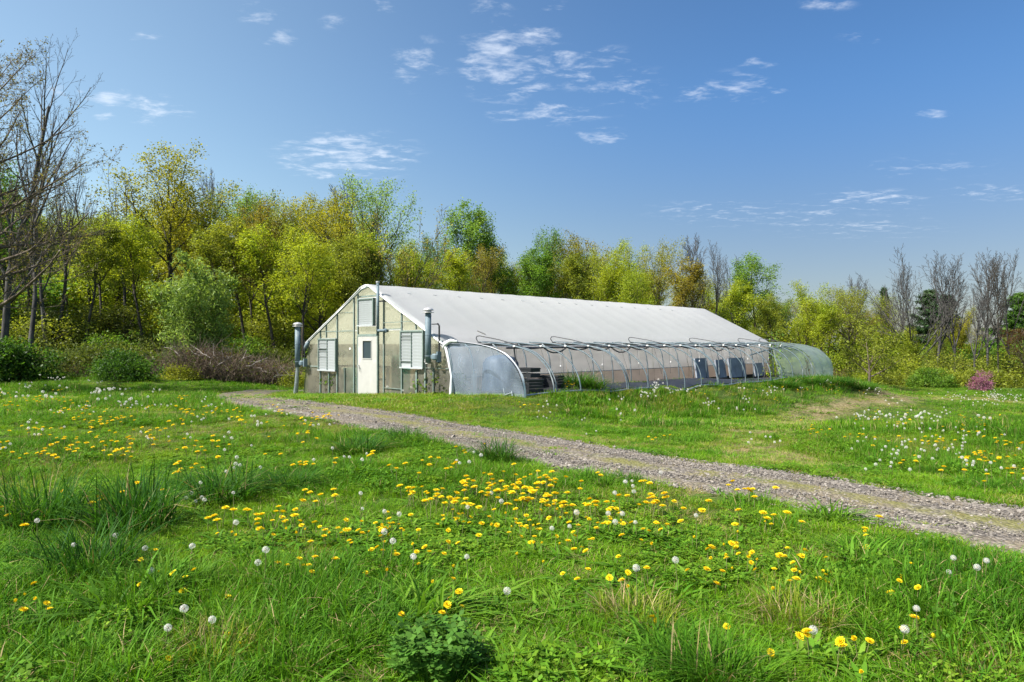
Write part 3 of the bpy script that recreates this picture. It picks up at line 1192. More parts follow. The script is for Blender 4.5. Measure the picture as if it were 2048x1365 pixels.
def smooth_prof(P, n):
    """a round curve through the profile points"""
    out = []
    P = [Vector((p[0], p[1], 0)) for p in P]
    m = len(P)
    for i in range(n):
        u = i / (n - 1) * (m - 1)
        a = min(int(u), m - 2)
        f = u - a
        p0, p1, p2, p3 = P[max(a - 1, 0)], P[a], P[a + 1], P[min(a + 2, m - 1)]
        q = .5 * (2 * p1 + (p2 - p0) * f + (2 * p0 - 5 * p1 + 4 * p2 - p3) * f * f + (3 * p1 - p0 - 3 * p2 + p3) * f ** 3)
        out.append((q.x, q.y))
    return out


def build_tunnel():
    g = thing('hoop_tunnel', 'lean-to tunnel of bare curved steel hoops along the greenhouse, film left only on its ends', 'hoop tunnel', (GX, GY, GZ), GA)
    pr = smooth_prof(PROF, 30)

    def foot(l):
        x, y = to_world(7.84, l)
        return h1(x, y) - GZ
    ls = [.02 + 1.254 * i for i in range(20)]
    band = []
    for i, l in enumerate(ls):
        drop = foot(l) - .08
        wob = .05 * (random.random() - .5)
        pts = []
        for t, z in pr:
            k_ = max(0, min(1, (1.5 - z) / 1.6))
            pts.append((t + wob * k_, l + .03 * (random.random() - .5) * 0, z + min(0, drop) * k_ if z < 1.5 else z))
        b = MB()
        b.tube(pts, .022, 8)
        if i in (1, 4, 9):
            b.tube([(t - .02, l + .13, z + .01) for t, z, in [(p[0], p[2]) for p in pts]], .024, 8)
        if i == 0:
            band = pts
        b.obj('hoop', M['hoop'], g, True)
    for l in (ls[1], ls[4], ls[8], ls[12], ls[16], ls[18]):
        b = MB()
        b.tube([(4.72, l - .06, 1.955), (4.55, l - .06, 1.99), (4.46, l - .05, 2.10), (4.50, l - .05, 2.17), (4.62, l - .03, 2.18), (5.4, l + .04, 2.06), (6.0, l + .10, 1.93), (6.5, l + .13, 1.80)], .017, 6)
        b.obj('hairpin_brace', M['hose'], g, True)
    b = MB()
    b.tube([(6.2, .9, 1.79), (6.2, 6, 1.80), (6.2, 12, 1.785), (6.2, 17.5, 1.80)], .03, 8)
    b.obj('purlin', M['hose'], g)
    b = MB()
    b.tube([(6.55, 17.0, 1.36), (6.35, 19.0, 1.55), (6.2, 21.5, 1.72), (6.2, 23.6, 1.80)], .03, 8)
    b.obj('purlin', M['hoop'], g, label='loose far length of the pale purlin pipe hanging low')
    for i, l in enumerate(ls[1:-2]):
        b = MB()
        b.box((6.2, l, 1.85), (.09, .05, .04))
        b.box((6.2, l - .03, 1.80), (.03, .03, .09))
        b.obj('clip', M['clip'], g)
    b = MB()
    b.tube([(6.2, 1.25, 1.78), (6.28, 1.22, 1.5), (6.34, 1.2, 1.33)], .022, 7)
    b.obj('hose_end', M['hose'], g)
    # base rail on the ground, follows the bank
    b = MB()
    b.tube([(7.86, l, foot(l) + .05) for l in np.linspace(0, LEN, 30)], .028, 6)
    b.obj('base_rail', M['steel'], g)
    V, n = [], 40
    for i in range(n):
        for t in (4.53, 5.3, 6.1, 6.9, 7.7):
            l = .3 + (LEN - .4) * i / (n - 1)
            x, y = to_world(t, l)
            V.append((t + .08 * (vnoise(l, t, .8, 3) - .5), l, h1(x, y) - GZ + .015 + .03 * vnoise(l * 2, t * 2, 1, 5)))
    i, j = np.meshgrid(np.arange(n - 1), np.arange(4), indexing='ij')
    a = (i * 5 + j).ravel()
    link('ground_cloth', np_mesh('ground_cloth', V, np.c_[a, a + 1, a + 6, a + 5], mats=[M['black']], smooth=True), g)
    for q, l in enumerate(np.arange(1.9, 23, 1.254)):
        b = MB()
        a = (q % 2) * .5
        b.tube([(4.45, l, 1.83), (4.6, l + .45 - a, .55)], .006, 4)
        b.obj('guy_wire', M['hose'], g)
        if q % 2 == 0:
            b = MB()
            b.tube([(5.1, l + .4, 1.90), (5.1, l + .4, 1.12)], .004, 4)
            b.lathe([(.001, 0), (.02, .01), (.025, .05), (.01, .07)], (5.1, l + .4, 1.06), 7)
            b.obj('dripper', M['clip'], g)
    for l in np.arange(.65, 24, 1.254):           # bows that stand against the wall inside
        b = MB()
        b.tube([(4.55, l, 1.9), (4.75, l, 1.78), (4.9, l, 1.45), (4.97, l, 1.0), (5.0, l, .5), (5.0, l, .0)], .022, 7)
        b.obj('inner_bow', M['hoop'], g, True)

    # end sheets
    def end_sheet(l, mat, name, slack):
        n, m_ = 26, 18
        V = []
        for i in range(n):
            f = i / (n - 1)
            for j in range(m_):
                h = j / (m_ - 1)
                # inner edge runs down the corner of the greenhouse, outer edge follows the hoop
                q = pr[int(min(len(pr) - 1, f * (len(pr) - 1)))]
                top = q
                t = top[0]
                z0 = -.35
                z = z0 + (top[1] - z0) * h
                if f < .15:
                    t += (.15 - f) / .15 * (1 - h) * .42
                y = l + slack * (.07 * math.sin(t * 3.2 + z * 1.1) * math.sin(math.pi * h) + .05 * (fbm(t, z, 2.2, 4) - .5) + .03 * math.sin((t * 2 + z * 2.4) * 3.1) * h)
                V.append((t, y, z))
        i, j = np.meshgrid(np.arange(n - 1), np.arange(m_ - 1), indexing='ij')
        a = (i * m_ + j).ravel()
        me = np_mesh(name, V, np.c_[a, a + m_, a + m_ + 1, a + 1], mats=[mat], smooth=True)
        return link(name, me, g)
    end_sheet(-.05, M['end_film'], 'near_end_sheet', 1)
    end_sheet(LEN, M['far_film'], 'far_end_sheet', .5)
    # film still wrapped round the first hoops: a taut strip at the near end, a longer cover at the far end
    def cover(l0, l1, mat, name, lo, ragged):
        n, m_ = 30, 8
        V = []
        for i in range(n):
            t, z = pr[i]
            for j in range(m_):
                f = j / (m_ - 1)
                l = l0 + (l1 - l0) * f + ragged * (vnoise(i * .5, 3, 1, 7) - .5) * f
                V.append((t + .03 * (.5 if z > 1.5 else 1), l, max(z, lo) + .03))
        i, j = np.meshgrid(np.arange(n - 1), np.arange(m_ - 1), indexing='ij')
        a = (i * m_ + j).ravel()
        link(name, np_mesh(name, V, np.c_[a, a + m_, a + m_ + 1, a + 1], mats=[mat], smooth=True), g)
    cover(-.07, .02, M['bandw'], 'edge_strip', -.4, .08)
    cover(21.6, LEN + .04, M['far_film'], 'far_cover', -.4, .25)
    # crumpled film and strut at the near inner corner
    b = MB()
    b.tube([(4.46, -.16, 1.98), (4.62, -.14, 1.55), (4.80, -.14, .9), (4.78, -.15, .3), (4.70, -.16, -.3)], [.03, .05, .035, .06, .09], 7)
    b.tube([(4.40, -.14, 1.75), (4.52, -.15, 1.92), (4.75, -.13, 2.02), (5.05, -.12, 1.99)], [.05, .08, .06, .03], 7)
    b.obj('gathered_film', M['bandw'], g, True)
    b = MB()
    b.tube([(4.58, -.09, 1.9), (4.78, -.09, 1.2), (4.95, -.09, -.2)], .028, 7)
    b.obj('corner_strut', M['hoop'], g, True)
    b = MB()
    b.tube([(7.1, -.12, .62), (7.2, -.13, .30)], .016, 6)
    b.tube([(7.14, -.12, .42), (7.5, -.14, .52)], .016, 6)
    b.tube([(7.45, -.14, .56), (7.55, -.15, .25)], .016, 6)
    b.obj('stake', M['steel'], g)
    return g


TUNNEL = build_tunnel()


def tunnel_things():
    def at(name, label, cat, t, l, rz=0., group=None):
        x, y = to_world(t, l)
        return thing(name, label, cat, (x, y, h1(x, y)), GA + rz, group)

    def crate(o, w, d, h):
        b = MB()
        b.box((0, 0, .02), (w, d, .04))
        for s in (-1, 1):
            for q in range(4):
                z = .07 + q * (h - .07) / 3.2
                b.box((0, s * (d / 2 - .012), z), (w, .024, (h - .07) / 4.4))
                b.box((s * (w / 2 - .012), 0, z), (.024, d - .05, (h - .07) / 4.4))
        b.obj('slatted_body', M['black'], o)
        b = MB()
        for sx in (-1, 1):
            b.box((0, sx * d / 2, h), (w + .03, .035, .035))
            b.box((sx * w / 2, 0, h), (.035, d - .03, .035))
        b.obj('rim', M['black'], o)
    crate(at('crate', 'upright black plastic crate at the mouth of the hoop tunnel', 'crate', 6.55, 1.5, .1), .62, .5, .62)
    crate(at('crate', 'low black plastic crate nearest the first tunnel hoop', 'crate', 7.15, .85, -.15), .85, .55, .36)
    crate(at('crate', 'black plastic tray at the back of the crates by the tunnel mouth', 'crate', 6.9, 2.2, .3), .7, .5, .34)
    # cover over a machine, behind the near end sheet
    o = at('covered_machine', 'dark blue covered bulk seen dimly through the near end sheet of the tunnel', 'covered machine', 5.55, 1.3)
    b = MB()
    b.lathe([(.62, -.1), (.60, .5), (.58, .85), (.48, 1.02), (.25, 1.10), (.001, 1.12)], (0, 0, 0), 14)
    b.obj('tarp', M['navy'], o, True)
    for t, l, w, h, lab in ((5.0, 15.4, 1.1, .95, 'first dark panel leaning on the tunnel wall beyond the middle hoops'),
                            (5.0, 17.3, .9, .9, 'second dark panel leaning on the tunnel wall near the far hoops'),
                            (5.0, 19.05, 1.7, 1.0, 'widest dark sheet leaning on the tunnel wall near the far cover'),
                            (5.0, 21.6, 1.1, .72, 'furthest dark sheet leaning on the tunnel wall, inside the far cover')):
        o = at('leaning_panel', lab, 'panel', t - .12, l, 0, 'dark panels leaning on the wall in the tunnel')
        b = MB()
        b.box((-.02, 0, h / 2 + .15), (.05, w, h), Matrix.Rotation(R(-8), 3, 'Y'))
        b.obj('sheet', M['haze_panel'], o)  # stands in for a shape inside, its colour paled as if through film
        b = MB()
        for s in (-1, 1):
            b.box((.03, s * w / 2, h / 2 + .15), (.04, .05, h), Matrix.Rotation(R(-8), 3, 'Y'))
        b.obj('batten', M['haze_panel'], o)
    # black hose looped from clip to clip
    pts = []
    for i in range(0, 66):
        l = 1.3 + i * .25
        ph = (l - 1.3) / 1.254
        sag = .22 * (vnoise(int(ph), 0, 1, 3) ** 2) + .03
        pts.append((6.25 + .03 * math.sin(l), l, 1.80 - 4 * sag * (ph % 1) * (1 - ph % 1)))
    b = MB()
    b.tube([Vector((*to_world(p[0], p[1]), p[2] + GZ)) for p in pts], .024, 7)
    b.obj('irrigation_hose', M['hose'], None, True, label='black hose looped from clip to clip under the tunnel hoops', category='hose')


tunnel_things()

# ------------------------------------------------------------------ trees
BARK = {'dark': bark_mat('dark_bark', (.030, .026, .022), (.085, .075, .060)), 'grey': bark_mat('grey_bark', (.085, .078, .070), (.21, .195, .175)),
        'tan': bark_mat('tan_bark', (.07, .055, .042), (.17, .135, .105)), 'ash': bark_mat('ash_bark', (.042, .040, .040), (.11, .104, .098)), 'scrub': bark_mat('scrub_twigs', (.12, .085, .062), (.27, .21, .16), 5.), 'dead': bark_mat('dead_wood', (.22, .19, .16), (.48, .44, .40), 6.)}
LEAF = {
    'gold': leaf_mat('gold_leaves', [(0.207, 0.220, 0.020), (0.315, 0.315, 0.022), (0.391, 0.351, 0.035)]),
    'lime': leaf_mat('lime_leaves', [(0.184, 0.262, 0.020), (0.293, 0.368, 0.026), (0.370, 0.410, 0.031)]),
    'green': leaf_mat('green_leaves', [(0.080, 0.175, 0.024), (0.135, 0.258, 0.027), (0.198, 0.304, 0.034)]),
    'fresh': leaf_mat('fresh_leaves', [(0.125, 0.240, 0.039), (0.198, 0.331, 0.058), (0.270, 0.386, 0.085)]),
    'rust': leaf_mat('rust_leaves', [(0.217, 0.178, 0.031), (0.293, 0.249, 0.036), (0.272, 0.297, 0.043)]),
    'olive': leaf_mat('olive_leaves', [(0.152, 0.195, 0.026), (0.239, 0.280, 0.029), (0.293, 0.315, 0.040)]),
    'willow': leaf_mat('pale_willow_leaves', [(.16, .25, .055), (.26, .37, .09), (.33, .43, .12)]),
    'deep': leaf_mat('deep_shrub_leaves', [(.038, .095, .014), (.062, .145, .017), (.10, .20, .026)]),
    'pine': leaf_mat('pine_needles', [(.018, .045, .016), (.028, .065, .02), (.045, .085, .025)], trans=.15),
    'copper': leaf_mat('copper_leaves', [(.07, .035, .012), (.11, .055, .016), (.13, .085, .02)]),
    'pink': leaf_mat('pink_blossom', [(.27, .085, .15), (.36, .14, .22), (.43, .21, .28)], tcol=(1.1, .8, 1.0)),
    'bud': leaf_mat('swelling_buds', [(.12, .085, .04), (.16, .13, .05), (.15, .16, .05)]),
    'muted': leaf_mat('muted_leaves', [(.075, .105, .022), (.115, .15, .03), (.16, .185, .04)]),
    'bramble': leaf_mat('bramble_twig_leaves', [(.09, .06, .03), (.12, .085, .04), (.11, .12, .03)]),
}


def rot_from(d, ang, az):
    d = d.normalized()
    a = d.orthogonal().normalized()
    b = d.cross(a)
    return (d * math.cos(ang) + (a * math.cos(az) + b * math.sin(az)) * math.sin(ang)).normalized()


class Tree:
    """grows limbs; every branch is a tapered tube, the youngest carry leaves"""
    def __init__(self, seed, spec):
        self.r = random.Random(seed)
        self.s = spec
        self.V, self.Q = [], []
        self.tips = []
        self.n = 0

    def tube(self, pts, rad, sides):
        nv = len(self.V)
        t0 = pts[1] - pts[0]
        a = t0.orthogonal().normalized()
        for i, p in enumerate(pts):
            t = pts[min(i + 1, len(pts) - 1)] - pts[max(i - 1, 0)]
            t.normalize()
            a = a - t * a.dot(t)
            if a.length < 1e-5:
                a = t.orthogonal()
            a.normalize()
            b = t.cross(a)
            for j in range(sides):
                an = 2 * math.pi * j / sides
                q = p + (a * math.cos(an) + b * math.sin(an)) * rad[i]
                self.V.append((q.x, q.y, q.z))
        for i in range(len(pts) - 1):
            for j in range(sides):
                k_ = (j + 1) % sides
                self.Q.append((nv + i * sides + j, nv + i * sides + k_, nv + (i + 1) * sides + k_, nv + (i + 1) * sides + j))

    def branch(self, p, d, L, r0, lev):
        s, r = self.s, self.r
        nseg = s['seg'][lev]
        g, tr = s['gnarl'][lev], s['trop'][lev]
        pts, rad = [p.copy()], [r0]
        step = L / nseg
        end = r0 * s.get('taper', .25) if lev else r0 * s.get('trunk_taper', .3)
        dirs = [d.copy()]
        for i in range(nseg):
            d = (d + Vector((r.gauss(0, g), r.gauss(0, g), r.gauss(0, g) + tr))).normalized()
            p = p + d * step
            pts.append(p.copy())
            dirs.append(d.copy())
            rad.append(r0 + (end - r0) * ((i + 1) / nseg))
        if lev == 0:
            rad[0] *= 1.35
        self.tube(pts, rad, s['sides'][lev])
        if lev >= s.get('leaf_from', 3):
            self.tips.append([(q.x, q.y, q.z) for q in pts[1:]])
        if lev + 1 < len(s['seg']):
            n = s['count'][lev]
            n = max(1, int(round(n * r.uniform(.8, 1.2))))
            az = r.uniform(0, 6.28)
            for i in range(n):
                f = s['start'][lev] + (1 - s['start'][lev]) * ((i + r.uniform(.1, .9)) / n)
                x = f * nseg
                a = min(int(x), nseg - 1)
                q = pts[a].lerp(pts[a + 1], x - a)
                rr = rad[a] + (rad[a + 1] - rad[a]) * (x - a)
                az += 2.4 + r.uniform(-.5, .5)
                ang = R(s['angle'][lev] * r.uniform(.7, 1.3)) * (1.15 - .45 * f)
                dd = rot_from(dirs[a], ang, az)
                if lev == 0 and 'side' in s:
                    dd = (dd + Vector(s['side'])).normalized()
                shape = s['shape'](f) if lev == 0 and 'shape' in s else (1.1 - .55 * f)
                ll = L * s['ratio'][lev] * shape * r.uniform(.75, 1.2)
                self.branch(q, dd, ll, max(s.get('rmin', .008), min(rr * s.get('rk', .62), ll * .045 + .004)), lev + 1)

    def grow(self):
        s = self.s
        stems = s.get('stems', 1)
        for i in range(stems):
            az = i * 6.283 / stems + self.r.uniform(-.5, .5)
            ang = R(s.get('stem_angle', 0)) * self.r.uniform(.5, 1.2) if stems > 1 else R(s.get('lean', 3)) * self.r.uniform(-1, 1)
            d = rot_from(Vector((0, 0, 1)), ang, az)
            o = Vector((math.cos(az), math.sin(az), 0)) * (.12 if stems > 1 else 0) + Vector((0, 0, -.4))
            self.branch(o, d, s['len'] * self.r.uniform(.88, 1.08) if stems > 1 else s['len'], s['r'] * (self.r.uniform(.7, 1.1) if stems > 1 else 1), 0)
        return self


def leaves(seed, pts_list, per, spread, size, droop=0., longish=1.6, keep=1.):
    g = np.random.default_rng(seed)
    P = np.concatenate([np.array(t) for t in pts_list if g.random() < keep])
    C = np.repeat(P, per, axis=0)
    n = len(C)
    C = C + g.normal(0, spread, (n, 3)) * np.array([1, 1, .8])
    return leaf_quads(g, C, size, droop, longish)


SPEC = {
    # tall woodland tree with an open leafy crown
    'oak': dict(len=10.5, r=.19, seg=[8, 5, 4, 3], gnarl=[.07, .13, .18, .22], trop=[.04, .10, .06, .02], count=[14, 7, 5], start=[.40, .22, .2], ratio=[.46, .44, .46],
                angle=[40, 42, 45], sides=[8, 5, 4, 3], shape=lambda f: .75 + .45 * math.sin(math.pi * f), leaf_from=2),
    'maple': dict(len=8.8, r=.16, seg=[8, 5, 4, 3], gnarl=[.06, .12, .18, .22], trop=[.05, .13, .08, .02], count=[16, 7, 5], start=[.30, .2, .2], ratio=[.46, .44, .48],
                  angle=[44, 42, 45], sides=[8, 5, 4, 3], shape=lambda f: 1.1 - .28 * f, leaf_from=2),
    'slim': dict(len=13.0, r=.14, seg=[9, 4, 4, 3], gnarl=[.06, .12, .18, .22], trop=[.05, .18, .1, .02], count=[14, 6, 4], start=[.48, .25, .2], ratio=[.25, .5, .5],
                 angle=[40, 40, 45], sides=[7, 5, 4, 3], shape=lambda f: .8 + .5 * math.sin(math.pi * f), leaf_from=2),
    'vase': dict(rk=.72, rmin=.018, len=5.0, r=.2, seg=[5, 7, 4, 3, 2], gnarl=[.05, .06, .08, .11, .14], trop=[.03, .05, .08, .05, .02], count=[8, 9, 5, 3], start=[.45, .2, .2, .25], ratio=[1.5, .46, .46, .5],
                 angle=[46, 24, 32, 36], sides=[8, 6, 4, 3, 3], shape=lambda f: .8 + .3 * f, leaf_from=3),
    'bare': dict(rk=.72, rmin=.018, len=12.0, r=.17, seg=[10, 5, 4, 3, 2], gnarl=[.055, .08, .10, .12, .15], trop=[.05, .16, .12, .06, .02], count=[17, 8, 5, 4], start=[.30, .2, .2, .3], ratio=[.42, .44, .48, .5],
                 angle=[36, 34, 36, 40], sides=[7, 5, 4, 3, 3], shape=lambda f: 1.1 - .5 * f, leaf_from=3, taper=.3),
    'fork': dict(rk=.72, rmin=.018, len=9.0, r=.17, seg=[9, 6, 4, 3, 2], gnarl=[.05, .07, .10, .12, .15], trop=[.05, .09, .12, .06, .02], count=[6, 9, 5, 3], start=[.35, .2, .2, .3], ratio=[.78, .42, .46, .5],
                 angle=[24, 27, 34, 38], sides=[7, 6, 4, 3, 3], shape=lambda f: 1.05 - .35 * f, leaf_from=3, taper=.3),
    'under': dict(len=3.4, r=.06, stems=4, stem_angle=26, seg=[5, 4, 3], gnarl=[.12, .18, .25], trop=[.06, .06, .0], count=[9, 6], start=[.12, .15], ratio=[.5, .5],
                  angle=[55, 50], sides=[5, 4, 3], leaf_from=1),
    'round': dict(len=3.2, r=.15, seg=[5, 6, 4, 3], gnarl=[.05, .10, .16, .2], trop=[.03, .06, .04, .0], count=[9, 8, 6], start=[.4, .2, .2], ratio=[1.0, .42, .5],
                  angle=[58, 42, 45], sides=[8, 5, 4, 3], shape=lambda f: .9 + .1 * f, leaf_from=2),
    'willow': dict(len=4.6, r=.07, stems=6, stem_angle=20, seg=[6, 4, 3], gnarl=[.08, .14, .2], trop=[.05, .10, .04], count=[14, 6], start=[.08, .15], ratio=[.36, .45],
                   angle=[44, 40], sides=[5, 4, 3], leaf_from=1),
    'big': dict(rmin=.009, rk=.42, len=15.5, r=.34, seg=[10, 7, 5, 4, 2], gnarl=[.04, .08, .11, .14, .16], trop=[.03, .05, .12, .10, .05], count=[34, 11, 6, 4], start=[.20, .15, .2, .3], ratio=[.52, .40, .44, .45],
                angle=[62, 40, 40, 42], sides=[9, 5, 4, 3, 3], shape=lambda f: 1.1 - .55 * f, leaf_from=3, taper=.22),
}
for k_ in ('bare', 'fork'):
    SPEC[k_ + '_fine'] = dict(SPEC[k_], rmin=.0065, rk=.6, count=[int(SPEC[k_]['count'][0] * .8), 6, 4, 3])
PROTO = {}


def proto(key, spec, seed, per=0, spread=.25, size=.16, bark='dark', leaf=None, droop=0., longish=1.6, keep=1., name='tree'):
    t = Tree(seed, SPEC[spec]).grow()
    tm = np_mesh('trunk', t.V, t.Q, mats=[BARK[bark]], smooth=True)
    cm = None
    if per:
        V, Q = leaves(seed, t.tips, per, spread, size, droop, longish, keep)
        cm = np_mesh('crown', V, Q, mats=[LEAF[leaf or 'lime']])
    zs = np.array(t.V)[:, 2]
    top = zs.max()
    PROTO[key] = (tm, cm, top)


proto('oak_a', 'oak', 1, 7, .32, .092)
proto('oak_b', 'oak', 2, 5, .32, .092)
proto('oak_c', 'oak', 23, 4, .28, .092)
proto('maple_a', 'maple', 3, 7, .32, .092)
proto('maple_b', 'maple', 4, 6, .33, .092)
proto('sparse_a', 'oak', 5, 4, .24, .10, keep=.8)
proto('sparse_b', 'maple', 6, 4, .24, .10, keep=.7)
proto('slim_a', 'slim', 7, 8, .27, .095)
proto('slim_b', 'slim', 8, 7, .25, .105)
proto('vase_a', 'vase', 9, 0, bark='ash')
proto('vase_leaf', 'vase', 10, 1, .2, .13, keep=.7)
proto('bare_a', 'bare', 11, 0, bark='ash')
proto('bare_b', 'bare', 12, 0, bark='dark')
proto('fork_a', 'fork', 13, 0, bark='ash')
proto('fork_b', 'fork', 14, 0, bark='ash')
proto('bare_near', 'bare_fine', 31, 0, bark='ash')
proto('bare_nearer', 'bare_fine', 32, 0, bark='ash')
proto('fork_near', 'fork_fine', 33, 0, bark='ash')
proto('under_a', 'under', 15, 5, .24, .10)
proto('under_b', 'under', 16, 4, .28, .10)
proto('round_a', 'round', 17, 3, .16, .10, bark='tan')
proto('willow_a', 'willow', 18, 8, .17, .055, longish=4.0, bark='tan')
proto('big_a', 'big', 19, 1, .10, .055, bark='tan', leaf='bud', keep=.55, longish=2.0)

NTREE = 0


def tree(key, px, ytop, Z, leaf=None, label='', name='leafy_tree', group=None, base=None, rz=None, wide=1.0, bark=None, cat='tree'):
    """stands a tree at distance Z so that its top reaches the given row"""
    global NTREE
    NTREE += 1
    x = (px - 1024) / FPX * Z
    z = h1(x, Z)
    top = EYE + (HZ - ytop) / FPX * Z
    tm, cm, th = PROTO[key]
    k_ = (top - z) / th
    o = thing(name, label, cat, (x, Z, z), random.uniform(0, 6.28) if rz is None else R(rz), group)
    o.scale = (k_ * wide * (1.15 if cm else 1), k_ * wide * (1.15 if cm else 1), k_)
    a = link('trunk', tm, o)
    if bark:
        a.material_slots[0].link = 'OBJECT'
        a.material_slots[0].material = BARK[bark]
    if cm is not None:
        c = link('crown', cm, o)
        if leaf:
            c.material_slots[0].link = 'OBJECT'
            c.material_slots[0].material = LEAF[leaf]
    return o


